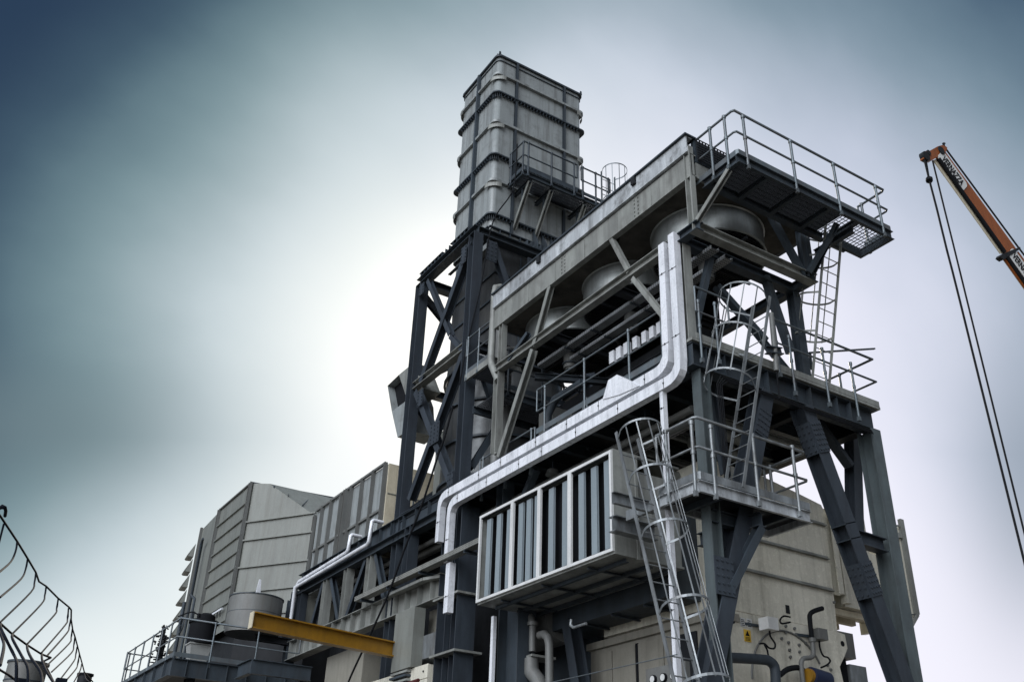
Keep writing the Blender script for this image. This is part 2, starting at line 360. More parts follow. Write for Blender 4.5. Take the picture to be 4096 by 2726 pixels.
for t in (.115, .60):
    c = lerp(top, bot, t); gusset(rt_, c+V((0, -.172, 0)), n_*.30, d_*.62, (0, -1, 0), 4, 6, .022)
    gusset(rt_, c-n_*.152, V((0, .30, 0)), d_*.62, -n_, 3, 5, .02)
c = gy(YF-.16, 14, 1500, 130)
for s_ in (-.14, .14):
    q = lerp(top, bot, .44)+d_*s_; MB().bar(q-n_*.17, q+n_*.17, 'B', .34, .018, (0, 1, 0)).build('stiffener', 'slate', rt_)
q = lerp(top, bot, .45); bar(rt_, 'strut', 'navy', V((q.x+.18, YF, q.z)), V((15.33, YF, q.z-.02)), 'I', .26, .22)
b1_, b2_ = gy(YF, 12, 455, 700), gy(YF, 9, 655, 900); tl = ext(b1_, b2_, 2, 9.76); bl = ext(b1_, b2_, 2, 2.6)
bar(rt_, 'brace', 'navy', tl, bl, 'I', .34, .30, (0, 1, 0), .028)
dl = (bl-tl).normalized(); nl = V((-dl.z, 0, dl.x)).normalized()
gusset(rt_, lerp(tl, bl, .10)+V((0, -.172, 0)), nl*.32, dl*.6, (0, -1, 0), 4, 5)
gusset(rt_, gy(YF-.172, 9, 640, 890), V((.42, 0, 0)), V((0, 0, .62)), (0, -1, 0), 4, 5)
# light double channel brace dropping right from the left column head
p, q = gy(YF+.35, 12, 90, 60), gy(YF+.35, 12, 230, 900)
for s_ in (-.07, .07): bar(rt_, 'tie', 'slate', p+V((s_, 0, 0)), q+V((s_, 0, 0)), 'C', .09, .05, (0, 1, 0), .01)
# rear column and tie seen past the right brace
p, q = gy(11.95, 12, 1365, 470), gy(11.95, 12, 1385, 1300); bar(rt_, 'rear_brace', 'navy', p, ext(p, q, 2, 7.25), 'I', .26, .24, (0, 1, 0))
bar(rt_, 'rear_beam', 'dark', (15.4, 11.5, 9.98), (15.4, 20.0, 9.98), 'I', .42, .26)
bar(rt_, 'tie', 'navy', gy(11.9, 12, 1040, 400), gy(11.9, 12, 1340, 815), 'C', .2, .1, (0, 1, 0))
# ================================================================== deck
dk = thing('upper_deck', 'long dark service deck behind the white cable trays, carried on deep girders', 'deck', (XF, 20, 10.2))
MB().box((10.95, 11.5, 10.16), (15.3, 30.4, 10.19)).build('deck_plate', 'dark', dk)
mb = MB().bar((XF+.02, 11.47, 9.97), (XF+.02, 30.5, 9.97), 'I', .44, .26)
for i in range(26): stiff(mb, (XF+.02, 11.9+i*.73, 9.97), (1, 0, 0), .44, .24)
mb.build('side_girder', 'slate', dk)
for y in [12.6+1.15*i for i in range(15)]: bar(dk, 'joist', 'slate', (10.95, y, 10.02), (15.25, y, 10.02), 'I', .26, .14)
for x in (12.1, 13.6): bar(dk, 'runner', 'dark', (x, 11.5, 9.78), (x, 30, 9.78), 'I', .2, .14)
# end-side railing of this deck
railing(dk, [(10.72, YF-.22, 10.3), (11.55, YF-.22, 10.3)], posts=[gy(YF-.22, 5, 295, 590), gy(YF-.22, 5, 392, 600)], toe=False)
railing(dk, [(12.75, YF-.22, 10.3), (15.66, YF-.22, 10.3), (15.66, 12.5, 10.3)], posts=[gy(YF-.22, 5, 825, 780), gy(YF-.22, 5, 1020, 845), gy(YF-.22, 5, 1187, 925), V((15.66, 11.95, 10.3)), V((12.78, YF-.22, 10.3))], toe=False)
MB().bar((10.7, YF-.2, 10.36), (15.66, YF-.2, 10.36), 'B', .12, .012).build('toe_board', 'beam', dk)
# long-side railing, from the cable riser back towards the tower
lr = [V((10.72, 11.75, 10.25)), V((10.72, 16.35, 10.25))]
railing(dk, lr, posts=[gx(10.72, 4, 435, 1140), gx(10.72, 4, 687, 980), gx(10.72, 4, 970, 810), gx(10.72, 4, 1180, 690)], toe=True)
railing(dk, [(10.78, 16.5, 9.6), (10.78, 18.9, 9.6)], h=.9, toe=False)
railing(dk, [(11.9, 16.2, 10.25), (11.9, 13.6, 10.25)], toe=False)
# ================================================================== cooler support frame (level 12.5)
cf = thing('cooler_support', 'grey braced steel frame holding up the fan cooler above the service deck', 'steel frame', (12.2, 14.5, 10.2))
zk = 12.52
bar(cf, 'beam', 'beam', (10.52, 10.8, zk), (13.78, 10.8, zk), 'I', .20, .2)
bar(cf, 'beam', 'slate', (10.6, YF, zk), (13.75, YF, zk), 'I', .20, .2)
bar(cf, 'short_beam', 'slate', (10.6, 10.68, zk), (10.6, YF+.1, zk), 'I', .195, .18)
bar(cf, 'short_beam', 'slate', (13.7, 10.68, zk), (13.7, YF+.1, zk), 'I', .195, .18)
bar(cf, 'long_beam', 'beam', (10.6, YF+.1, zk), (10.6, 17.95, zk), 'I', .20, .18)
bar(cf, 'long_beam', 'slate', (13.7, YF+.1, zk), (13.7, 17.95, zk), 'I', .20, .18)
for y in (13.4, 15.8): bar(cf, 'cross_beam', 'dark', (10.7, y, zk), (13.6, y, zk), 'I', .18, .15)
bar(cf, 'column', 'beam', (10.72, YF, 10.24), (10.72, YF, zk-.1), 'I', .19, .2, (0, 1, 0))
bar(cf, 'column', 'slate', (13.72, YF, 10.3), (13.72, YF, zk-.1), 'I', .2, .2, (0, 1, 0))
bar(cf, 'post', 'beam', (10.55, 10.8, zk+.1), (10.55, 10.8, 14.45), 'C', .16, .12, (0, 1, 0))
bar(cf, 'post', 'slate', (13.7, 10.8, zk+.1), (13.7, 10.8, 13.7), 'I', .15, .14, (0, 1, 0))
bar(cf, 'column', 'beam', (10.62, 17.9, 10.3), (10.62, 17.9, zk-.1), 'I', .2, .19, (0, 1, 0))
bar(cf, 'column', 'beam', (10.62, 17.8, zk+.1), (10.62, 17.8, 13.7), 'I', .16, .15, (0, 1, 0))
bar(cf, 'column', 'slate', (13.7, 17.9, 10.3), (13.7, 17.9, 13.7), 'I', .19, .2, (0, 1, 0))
def br(mt, a_, b_, h=.13, w=.12, k='C', up=(1, 0, 0), n='brace'):
    e_ = (b_-a_).normalized()*.09; a_, b_ = a_-e_, b_+e_; return bar(cf, n, mt, a_, b_, k, h, w, up)
# long-side braces
br('beam', gx(10.6, 15, 345, 950), gx(10.6, 16, 1190, 1080), .15, .13)
br('beam', gx(10.6, 15, 525, 290), gx(10.6, 15, 375, 840), .13, .12)
br('beam', gx(10.6, 15, 1345, 80), gx(10.6, 18, 1560, 640), .11, .1)
br('beam', gx(10.6, 15, 1420, 190), gx(10.6, 15, 1700, 540), .12, .1)
br('slate', gx(10.62, 15, 280, 770), gx(10.62, 15, 120, 1000), .13, .1)
# end-side braces
br('slate', gy(YF, 2, 530, 1010), gy(YF, 2, 425, 1480), .13, .12, 'C', (0, 1, 0))
br('slate', gy(YF, 2, 885, 1130), gy(YF, 2, 1030, 1560), .15, .14, 'C', (0, 1, 0))
br('slate', gy(11.5, 5, 395, 225), gy(11.5, 5, 640, 500), .15, .12, 'C', (0, 1, 0))
br('slate', gy(10.8, 2, 920, 735), gy(10.8, 2, 1110, 1080), .13, .12, 'C', (0, 1, 0))
br('slate', gy(10.8, 2, 1090, 790), gy(10.8, 2, 1130, 1090), .13, .13, 'I', (0, 1, 0))
br('slate', (15.3, YF, 10.3), (13.75, YF, 12.4), .14, .12, 'C', (0, 1, 0)) if False else None
p, q = gx(13.72, 22, 215, 150), gx(13.72, 22, 960, 1060); bar(cf, 'tie', 'slate', p, q, 'C', .14, .12, (1, 0, 0))
# wide rear diagonal beam
bar(cf, 'tie', 'slate', (13.0, 11.6, 12.35), (10.9, 11.6, 10.45), 'C', .16, .12, (0, 1, 0)) if False else None
# ================================================================== fan cooler
fc = thing('fan_cooler', 'air cooler box with stained underside and three big round fan rings hanging below', 'cooler', (12.2, 14.4, 13.7))
XA, XB, Y0, Y1 = 10.6, 13.95, 10.72, 18.1
mb = MB().bar((XA, Y0, 13.99), (XA, Y1, 13.99), 'C', .54, .14, (0, 0, 1), .02)
for c in [(18, 1630, 450), (18, 1215, 790), (18, 855, 1090), (18, 515, 1370), (2, 165, 610), (4, 690, 20)]:
    y = gx(XA-.07, *c).y; stiff(mb, (XA-.02, y, 13.99), (1, 0, 0), .52, .12)
for y in (12.35, 15.0): mb.bolts((XA-.07, y, 13.8), (0, .12, 0), (0, 0, .4), (-1, 0, 0), 2, 5, .018)
mb.build('lower_side_beam', 'beam', fc)
MB().bar((XA-.06, Y0+.02, 14.49), (XA-.06, Y1, 14.49), 'C', .40, .16, (0, 0, 1), .025).build('upper_side_channel', 'galvb', fc)
MB().bar((XA-.04, Y0-.02, 14.71), (XA-.04, Y1+.03, 14.71), 'B', .035, .30).build('top_cap', 'slate', fc)
for y in (12.3, 15.9): MB().box((XA-.2, y, 14.5), (XA-.03, y+.12, 14.68)).build('lifting_lug', 'dark', fc)
MB().box((XB-.02, 13.7, 12.35), (XB+.04, Y1, 13.74)).build('dark_backing_sheet', 'dark', fc)  # added dark sheet, blocks the sky showing under the fans
MB().bar((XB, Y0, 14.1), (XB, Y1, 14.1), 'C', .7, .14, (0, 0, 1), .02).build('far_side_beam', 'slate', fc)
MB().box((XA+.08, Y0+.02, 13.72), (XB-.08, Y0+.09, 14.1)).build('end_panel', 'beam', fc)
MB().box((XA+.08, Y0+.02, 14.12), (XB-.08, Y0+.12, 14.68)).build('header_box', 'slate', fc)
MB().box((XA+.08, Y1-.09, 13.72), (XB-.08, Y1-.02, 14.68)).build('end_panel', 'slate', fc)
mb = MB()      # perforated screen on the near end, above the header
for i in range(40): x = XA+.1+i*(XB-XA-.2)/39; mb.bar((x, Y0-.03, 14.15), (x, Y0-.03, 14.68), 'B', .012, .03)
for i in range(9): z = 14.16+i*.064; mb.bar((XA+.1, Y0-.04, z), (XB-.1, Y0-.04, z), 'B', .025, .01)
mb.build('end_screen', 'dark', fc)
# underside plate with three round openings
ys = [12.12, 14.6, 17.0]; xc = 12.2; r0 = 1.17
mb = MB(); NS = 48
for k, yc in enumerate(ys):
    ya = Y0+.09 if k == 0 else (ys[k-1]+yc)/2; yb = Y1-.09 if k == 2 else (ys[k+1]+yc)/2; xa, xb = XA+.07, XB-.07
    vs = []; 
    for i in range(NS):
        t = 2*math.pi*(i+.5)/NS; c_, s_ = math.cos(t), math.sin(t)
        kx = ((xb-xc) if c_ > 0 else (xc-xa))/max(1e-6, abs(c_)); ky = ((yb-yc) if s_ > 0 else (yc-ya))/max(1e-6, abs(s_)); rr = min(kx, ky)
        vs += [(xc+c_*r0, yc+s_*r0, 13.72), (xc+c_*rr, yc+s_*rr, 13.72)]
    for i in range(4):
        pass
    mb.add(vs, [(2*i, 2*i+1, (2*i+3) % (2*NS), (2*i+2) % (2*NS)) for i in range(NS)])
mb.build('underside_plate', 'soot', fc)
MB().box((XA+.1, Y0+.14, 14.05), (XB-.1, Y1-.12, 14.5)).build('tube_bundle', 'dark', fc)
for yc in ys:
    rg = MB().rev((xc, yc, 13.1), [(r0, .618), (r0+.035, .605), (r0+.006, .585), (r0, .40), (r0, .02), (r0+.04, 0), (r0+.01, -.02), (r0-.025, 0), (r0-.025, .6)], 64).build('fan_ring', 'ring', fc)
    mb = MB(); 
    for j in range(5):
        t = j*2*math.pi/5+yc; mb.bar((xc, yc, 13.42), (xc+math.cos(t)*(r0-.06), yc+math.sin(t)*(r0-.06), 13.44), 'B', .02, .22, (math.sin(t)*.3, -math.cos(t)*.3, 1))
    mb.cyl((xc, yc, 13.32), (xc, yc, 13.55), .14, 16); mb.build('fan_blades', 'dark', rg)
    mb = MB(); n = 34
    for i in range(-n//2, n//2+1):
        o_ = i*.065; 
        if abs(o_) < r0-.02:
            hh = math.sqrt((r0-.02)**2-o_*o_)
            mb.bar((xc+o_, yc-hh, 13.06), (xc+o_, yc+hh, 13.06), 'B', .008, .008); mb.bar((xc-hh, yc+o_, 13.068), (xc+hh, yc+o_, 13.068), 'B', .008, .008)
    mb.bar((xc-.06, yc-r0, 13.02), (xc-.06, yc+r0, 13.02), 'B', .06, .05); mb.bar((xc-r0, yc, 12.98), (xc+r0, yc, 12.98), 'B', .06, .05)
    mb.build('fan_guard', 'dark', rg)
    mt_ = MB().cyl((xc-.1, yc, 12.60), (xc-.1, yc, 12.98), .16, 20).cyl((xc-.1, yc, 12.56), (xc-.1, yc, 12.60), .12, 20).build('fan_motor', 'tank', fc)
    MB().cyl((xc-.1, yc, 12.70), (xc-.1, yc, 12.74), .19, 20).build('motor_flange', 'slate', mt_)
# mesh cable trays slung under the fans
for x, y0, y1, z, lab in ((11.23, 10.95, 16.98, 12.40, 'upper perforated cable tray slung beneath the fan rings, nearer the outside'), (11.62, 11.0, 16.2, 12.36, 'second perforated cable tray slung beneath the fan rings, on the inside')):
    t_ = thing('perforated_tray', lab, 'cable tray', (x, 14, z), 'cable trays slung below the fans')
    mb = MB().bar((x, y0, z), (x, y1, z), 'U', .08, .2, (0, 0, 1), .006); mb.build('tray_body', 'perfg', t_)
    for yy in (12.2, 13.4, 14.8, 15.8): 
        if yy < y1: MB().bar((x-.14, yy, z-.06), (x+.14, yy, z-.06), 'B', .03, .03).bar((x+.14, yy, z-.06), (x+.14, yy, 12.62), 'B', .025, .025).build('hanger', 'slate', t_)
# ================================================================== top walkway
tw = thing('top_walkway', 'cantilevered grating walkway with tall handrails at the near end of the fan cooler', 'walkway', (12.9, 10.1, 13.5))
WZ = 13.52; wx0, wx1, wy0, wy1 = 10.72, 15.1, 9.7, 10.5
mb = MB().bar((wx0, wy0, WZ), (wx1, wy0, WZ), 'C', .2, .07, (0, 0, 1), .01).bar((wx1, wy1, WZ), (13.95, wy1, WZ), 'C', .2, .07, (0, 0, 1), .01)
mb.bar((wx0+.03, wy1+.15, WZ-.003), (wx0+.03, wy0+.04, WZ-.003), 'C', .19, .07, (0, 0, 1), .01).bar((wx1-.03, wy0+.04, WZ-.002), (wx1-.03, wy1-.04, WZ-.002), 'C', .19, .07, (0, 0, 1), .01)
mb.build('edge_channel', 'slate', tw)
MB().bar((wx0+.07, wy1+.05, WZ-.02), (13.95, wy1+.05, WZ-.02), 'I', .16, .12).build('inner_beam', 'slate', tw)
for x in (11.55, 12.4, 13.25, 14.05): bar(tw, 'joist', 'slate', (x, wy0+.04, WZ-.04), (x, wy1, WZ-.04), 'I', .12, .09)
grating(tw, (wx0+.05, wy0+.03, WZ+.05), (2.95, 0, 0), (0, wy1-wy0+.1, 0)); grating(tw, (wx0+3.05, wy0+.03, WZ+.05), (wx1-wx0-3.12, 0, 0), (0, wy1-wy0+.1, 0), step=.085, cross=.09, th=.02)
rp = [V((10.75, 10.85, WZ+.1)), V((10.75, 9.75, WZ+.1)), V((10.78, 9.7, WZ+.1)), V((15.08, 9.7, WZ+.1)), V((15.12, 9.75, WZ+.1)), V((15.12, 10.4, WZ+.1))]
railing(tw, rp, posts=[gx(10.72, 2, 555, 455), gx(10.72, 2, 648, 385), gy(9.68, 2, 770, 385), gy(9.68, 2, 1075, 535), gy(9.68, 2, 1350, 675), gy(9.68, 2, 1620, 810), V((15.12, 10.3, WZ+.1))], mt='rail', r=.025)
br2 = lambda a_, b_, mt='beam': bar(tw, 'brace', mt, a_, b_, 'C', .1, .09, (1, 0, 0))
br2(V((10.75, 9.95, WZ-.1)), V((10.58, 10.72, 12.62))); br2(V((13.7, 9.95, WZ-.1)), V((13.7, 10.75, 12.6)), 'slate')
bar(tw, 'bracket', 'slate', (14.1, 9.9, WZ-.14), (14.1, 10.9, WZ-.14), 'I', .12, .1)
bar(tw, 'brace', 'slate', gy(10.1, 2, 1310, 820), gy(10.6, 2, 1150, 1080), 'C', .1, .09, (0, 1, 0))
bar(tw, 'small_frame', 'slate', (14.05, 10.55, WZ-.05), (14.6, 10.55, WZ-.05), 'C', .14, .06)
hw = MB().tube([V((11.35, 9.95, WZ+.34))+V((math.cos(t*.7854)*.07, 0, math.sin(t*.7854)*.07)) for t in range(8)], .012, 6, closed=True)
hw.bar((11.28, 9.95, WZ+.34), (11.42, 9.95, WZ+.34), 'B', .012, .012).bar((11.35, 9.95, WZ+.1), (11.35, 9.95, WZ+.41), 'B', .02, .02)
hw.build('hand_wheel', 'black', tw)
ip = thing('service_gallery', 'narrow dark gallery with rails hidden behind the fan frame, next to the tower', 'platform', (12.2, 18.9, 12.2))
MB().bar((10.9, 18.35, 12.15), (14.6, 18.35, 12.15), 'C', .2, .08).bar((10.9, 19.6, 12.15), (14.6, 19.6, 12.15), 'C', .2, .08).build('edge_channel', 'slate', ip)
grating(ip, (10.95, 18.4, 12.22), (3.6, 0, 0), (0, 1.15, 0), step=.05)
railing(ip, [(11.0, 18.33, 12.3), (14.5, 18.33, 12.3)], step=1.1, mt='slate')
MB().tube([(11.2, 18.9, 10.3), (11.2, 18.9, 14.8), (11.4, 19.2, 15.1)], .12, 12).tube([(11.6, 19.1, 10.3), (11.6, 19.1, 13.9), (12.6, 19.1, 14.2)], .09, 12).build('riser_pipe', 'tank', ip)
for i, (x, z, r, lab) in enumerate(((11.25, 9.35, .07, 'outermost'), (11.5, 9.3, .10, 'middle, thickest'), (11.8, 9.4, .06, 'innermost'))):
    o = MB().tube([(x, 11.9, z), (x, 30.0, z)], r, 10).build('under_deck_pipe', 'tank'); tag(o, lab+' of three long pipes slung below the service deck behind the white ducts', 'pipe', 'pipes under the deck')
o = thing('conduit_bundle', 'bundle of thin cables clipped along the portal beam and up the left column', 'cables', (11.2, 11.1, 9.6))
for k in range(4): MB().tube([(15.3, 11.12-.012*k, 9.70-.03*k), (11.25+.04*k, 11.12-.012*k, 9.70-.03*k), (11.12+.04*k, 11.1, 9.5), (11.12+.04*k, 11.1, 7.5)], .011, 6).build('cable', 'black', o)
for x, y, z, lab in ((11.2, 13.2, 9.55, 'round work lamp under the deck edge, nearer the corner'), (11.2, 16.4, 9.55, 'round work lamp under the deck edge, farther along')):
    o = thing('work_lamp', lab, 'lamp', (x, y, z), 'work lamps under the deck'); MB().cyl((x, y, z), (x, y, z-.12), .12, 16, .16).build('housing', 'tank', o); MB().tube([(x, y, z), (x, y, z+.25)], .015, 6).build('stem', 'slate', o)
# ================================================================== ladders
Z = V((0, 0, 1))
ladder('caged_ladder', 'galvanised caged ladder leaning up to the near corner platform, widest in the picture', (9.58, 9.72, -.05), (10.06, 9.72, -.05), 8.5, (0, .265, .96), out=(0, -1, .27), hoops=(2.9, 4.05, 5.2, 6.45, 7.45, 8.35)[1:], nv=6, mt='galv', rung=.30, stile=(.06, .022), hoopR=.37)

ladder('caged_ladder', 'upper galvanised caged ladder rising from the corner platform past the portal beam', (11.0, 11.03, 7.36), (11.0, 10.58, 7.36), 11.45, (.277, 0, .96), out=(-1, 0, .29), hoops=tuple(gy(10.58, 22, *p).z for p in ((620, 1230), (685, 750), (730, 325))), nv=6, mt='galv', rung=.29, stile=(.055, .022), hoopR=.45, off=.45)
ladder('caged_ladder', 'tall slender caged ladder at far right, between the deck and the top walkway', (13.80, 11.22, 10.25), (14.28, 11.22, 10.25), 13.75, (0, -.262, .965), out=(0, 1, .26), hoops=(11.4, 12.2, 13.0, 13.6), nv=5, mt='beam', rung=.28, stile=(.055, .02), hoopR=.36)
# ================================================================== galvanised corner platform
gp = thing('corner_platform', 'blotchy galvanised corner platform with handrails, at the head of the leaning ladder', 'platform', (11.4, 11.2, 7.2))
px0, px1, py0, py1 = 10.22, 12.78, 10.78, 11.78; pz = 7.27
mb = MB().bar((px0, py0, pz), (px1, py0, pz), 'C', .2, .06, (0, 0, 1), .01).bar((px1, py1, pz), (px0, py1, pz), 'C', .2, .06, (0, 0, 1), .01)
mb.bar((px0, py1-.03, pz+.002), (px0, py0+.03, pz+.002), 'C', .196, .06, (0, 0, 1), .01).bar((px1, py0+.03, pz+.002), (px1, py1-.03, pz+.002), 'C', .196, .06, (0, 0, 1), .01)
mb.build('edge_channel', 'galvb', gp)
grating(gp, (px0+.03, py0+.03, pz+.08), (px1-px0-.06, 0, 0), (0, py1-py0-.06, 0))
MB().box((px0+.04, py0+.04, pz+.02), (px1-.04, py1-.04, pz+.026)).build('tray_plate', 'dark', gp)
for x in (10.75, 12.3): bar(gp, 'joist', 'slate', (x, py0+.04, pz-.02), (x, py1-.04, pz-.02), 'C', .14, .08)
bar(gp, 'carrying_beam', 'slate', (11.7, py0+.12, pz-.22), (11.7, 12.4, pz-.22), 'I', .24, .18)
bar(gp, 'carrying_beam', 'slate', (10.9, YF, pz-.221), (11.6, YF, pz-.221), 'I', .23, .16)
bar(gp, 'brace', 'slate', (11.72, 10.98, pz-.34), (11.05, 11.2, 5.75), 'I', .16, .14, (0, 1, 0))
MB().bar((9.42, 12.0, pz-.02), (10.3, 12.0, pz-.02), 'C', .2, .08, (0, 0, 1), .012).bar((9.95, 12.72, 7.1), (10.9, 12.72, 7.1), 'I', .28, .2).bar((10.2, 11.8, pz-.02), (10.2, 12.6, pz-.02), 'C', .18, .07).build('ladder_bracket', 'galv', gp)
railing(gp, [(10.2, 11.75, pz+.1), (10.2, 10.8, pz+.1), (10.24, 10.75, pz+.1), (12.75, 10.75, pz+.1), (12.8, 10.8, pz+.1), (12.8, 11.75, pz+.1)],
        posts=[gy(10.75, 5, 258, 1340), gy(10.75, 5, 372, 1360), gy(10.75, 5, 618, 1400), gy(10.75, 5, 850, 1460), V((12.8, 11.6, pz+.1)), V((10.2, 11.5, pz+.1))], mt='galv', r=.026)
# ================================================================== white cable trays
def tray(name, label, pts, dep, x, group, mt='white', rails=True, clamps=True, th=.16):
    """a closed cable duct running in the plane X = x along pts (lists of (y, z)), dep wide in that plane"""
    root = thing(name, label, 'cable tray', (x, pts[0][0], pts[0][1]), group); P = [V((x, a_, b_)) for a_, b_ in pts]
    # round every corner
    R = [P[0]]
    for i in range(1, len(P)-1):
        a_, b_, c_ = P[i-1], P[i], P[i+1]; d0, d1 = (a_-b_), (c_-b_); rr = min(.34, d0.length*.45, d1.length*.45)
        s_, e_ = b_+d0.normalized()*rr, b_+d1.normalized()*rr
        for k in range(7): t = k/6; R.append(s_*(1-t)**2+b_*2*t*(1-t)+e_*t*t)
    R.append(P[-1]); n = len(R); vs = []
    for i, p in enumerate(R):
        d = ((R[min(i+1, n-1)]-R[i]).normalized()+(R[i]-R[max(i-1, 0)]).normalized()).normalized(); nn = V((0, -d.z, d.y))
        h = dep/2*(.78 if abs(d.z) > .9 else 1)
        vs += [p+nn*h+V((-.0, 0, 0)), p-nn*h, p-nn*h+V((th, 0, 0)), p+nn*h+V((th, 0, 0))]
    fs = [(4*i+j, 4*i+(j+1) % 4, 4*i+4+(j+1) % 4, 4*i+4+j) for i in range(n-1) for j in range(4)]+[(3, 2, 1, 0), tuple(4*(n-1)+j for j in range(4))]
    MB().add(vs, fs).build('tray_cover', mt, root)
    if clamps:
        for i in range(len(P)-1):
            L = (P[i+1]-P[i]).length; k = int(L/1.1); d = (P[i+1]-P[i]).normalized(); nn = V((0, -d.z, d.y))
            for j in range(k):
                c = P[i]+d*(L*(j+.5)/k+random.uniform(-.22, .22))+V((-.004, 0, 0)); mb = MB()
                mb.bar(c-nn*(dep/2+.012), c+nn*(dep/2+.012), 'B', .006, .008, (1, 0, 0))
                mb.box(c-V((.012, .014, .014)), c+V((0, .014, .014))); mb.build('clip', 'dark', root)
    return root
ZT1 = gx(10.42, 4, 0, 1421).z; ZT2 = gx(10.42, 4, 0, 1493).z; print('ZT', ZT1, ZT2, gx(10.42, 4, 600, 1075).z, gx(10.42, 4, 600, 1175).z)
tray('cable_tray', 'upper white cable duct, bending up at the right to the fan level', [(20.22, 8.72), (20.22, ZT1), (11.64, ZT1), (11.60, 12.55)], .21, 10.42, 'white cable ducts on the long side')
tray('cable_tray', 'lower white cable duct, outside bend at the right corner', [(19.7, 8.1), (19.7, ZT2), (11.33, ZT2), (11.31, 12.62)], .21, 10.42, 'white cable ducts on the long side')
tray('cable_tray', 'short white vertical duct hanging under the long perforated tray', [(19.55, 8.05), (19.55, 6.9)], .24, 10.42, 'white cable ducts on the long side')
tray('cable_tray', 'thin white vertical duct behind the ladder cage', [(11.85, 9.5), (11.85, 3.6)], .11, 10.45, 'white cable ducts on the long side', th=.1)
t_ = MB().prism([gx(10.40, 4, *p) for p in [(800, 935), (835, 815), (890, 780), (985, 825), (1030, 850), (905, 905)]], (.14, 0, 0)).build('junction_cover', 'white'); tag(t_, 'flared white cover plate where cables leave the upper duct', 'cover')
root = thing('perforated_tray', 'long pale perforated tray crossing low in front of the truss columns', 'cable tray', (10.3, 21, 8.2))
MB().box((10.3, 17.9, 8.12), (10.52, 24.62, 8.24)).build('tray_body', 'perf', root)
for y in (18.6, 20.8, 22.6, 24.2): MB().bar((10.3, y, 8.08), (10.8, y, 8.08), 'C', .07, .05).build('bracket', 'slate', root)
root = thing('perforated_tray', 'short pale perforated tray just under the long one', 'cable tray', (10.5, 21.7, 7.98))
MB().box((10.45, 20.9, 7.93), (10.62, 22.75, 8.0)).build('tray_body', 'beam', root)
MB().bar((10.53, 20.9, 7.965), (10.75, 20.4, 7.965), 'B', .07, .17).build('end_bend', 'beam', root)
# ================================================================== filter house
fh = thing('filter_house', 'intake box with four glazed aluminium bays of tall pleated filter bags', 'air intake', (10.9, 15.3, 6.7))
fx, fy0, fy1, fz0, fz1 = 10.2, 12.98, 17.7, 6.72, 8.62
MB().box((fx+.22, fy0+.02, fz0), (fx+.26, fy1-.02, fz1)).build('back_sheet', 'black', fh)
mb = MB(); mb.box((fx, fy0, fz0-.04), (fx+1.6, fy1, fz0)); mb.box((fx, fy0, fz1), (fx+1.6, fy1, fz1+.04)); mb.box((fx, fy0, fz0), (fx+.5, fy0+.03, fz1)); mb.box((fx, fy1-.03, fz0), (fx+1.6, fy1, fz1))
mb.box((fx+.5, fy0+.06, fz0), (fx+1.6, fy0+.09, fz1-.25)); mb.build('casing', 'beam', fh)
MB().box((fx+.5, fy0-.02, fz0-.06), (fx+.56, fy0+.06, fz1+.02)).build('corner_angle', 'beam', fh)
yd = [fy0, gx(fx, 8, 618, 500).y, gx(fx, 8, 420, 600).y, gx(fx, 8, 243, 700).y, fy1]
for k in range(4):
    a_, b_ = yd[k], yd[k+1]; mb = MB(); f_ = .055; x0, x1 = fx-.05, fx
    for (p, q) in (((a_, fz0), (b_, fz0+f_)), ((a_, fz1-f_), (b_, fz1)), ((a_+.003, fz0+f_), (a_+f_, fz1-f_)), ((b_-f_, fz0+f_), (b_-.003, fz1-f_))): mb.box((x0, p[0], p[1]), (x1, q[0], q[1]))
    bay = mb.build('bay_frame', 'alu', fh)
    mb = MB(); 
    for (p, q) in (((a_+f_, fz0+f_), (b_-f_, fz0+f_+.02)), ((a_+f_, fz1-f_-.02), (b_-f_, fz1-f_))): mb.box((fx-.02, p[0], p[1]), (fx, q[0], q[1]))
    mb.build('glazing_bead', 'dark', bay)
    nb = [3, 2, 3, 3][k] if k else 3; L = b_-a_-2*f_
    for j in range(nb):
        yc = a_+f_+L*(j+.42)/nb; bw = .088; mb = MB(); zs0, zs1 = fz0+.07, fz1-.12; npl = 9
        prof_ = []
        for q in range(npl*2+1): prof_.append((fx+.03+(.02 if q % 2 else 0), yc-bw+2*bw*q/(npl*2)))
        vs = [V((x, y, zs0)) for x, y in prof_]+[V((x, y, zs1)) for x, y in prof_]; n = len(prof_)
        mb.add(vs, [(i, i+1, n+i+1, n+i) for i in range(n-1)]); mb.box((fx+.052, yc-bw, zs0), (fx+.075, yc+bw, zs1)); mb.build('filter_bag', 'bag', fh)
# underside ribs
mb = MB()
for x in (fx+.35, fx+.9, fx+1.35): mb.bar((x, fy0+.1, fz0-.08), (x, fy1-.2, fz0-.08), 'L', .07, .07)
for y in (13.9, 15.4, 16.9): mb.bar((fx+.1, y, fz0-.075), (fx+1.5, y, fz0-.075), 'L', .05, .05)
mb.build('underside_rib', 'slate', fh)
# darker plenum behind it
pl = thing('intake_plenum', 'dark duct joining the back of the filter box to the turbine room', 'duct', (12.2, 15, 6.0))
mb = MB().box((fx+1.63, 13.4, 6.3), (13.0, 17.4, 8.3))
for y in (14.2, 15.2, 16.2): mb.bar((11.83, y, 6.27), (13.0, y, 6.27), 'L', .05, .05)
mb.build('shell', 'slate', pl)
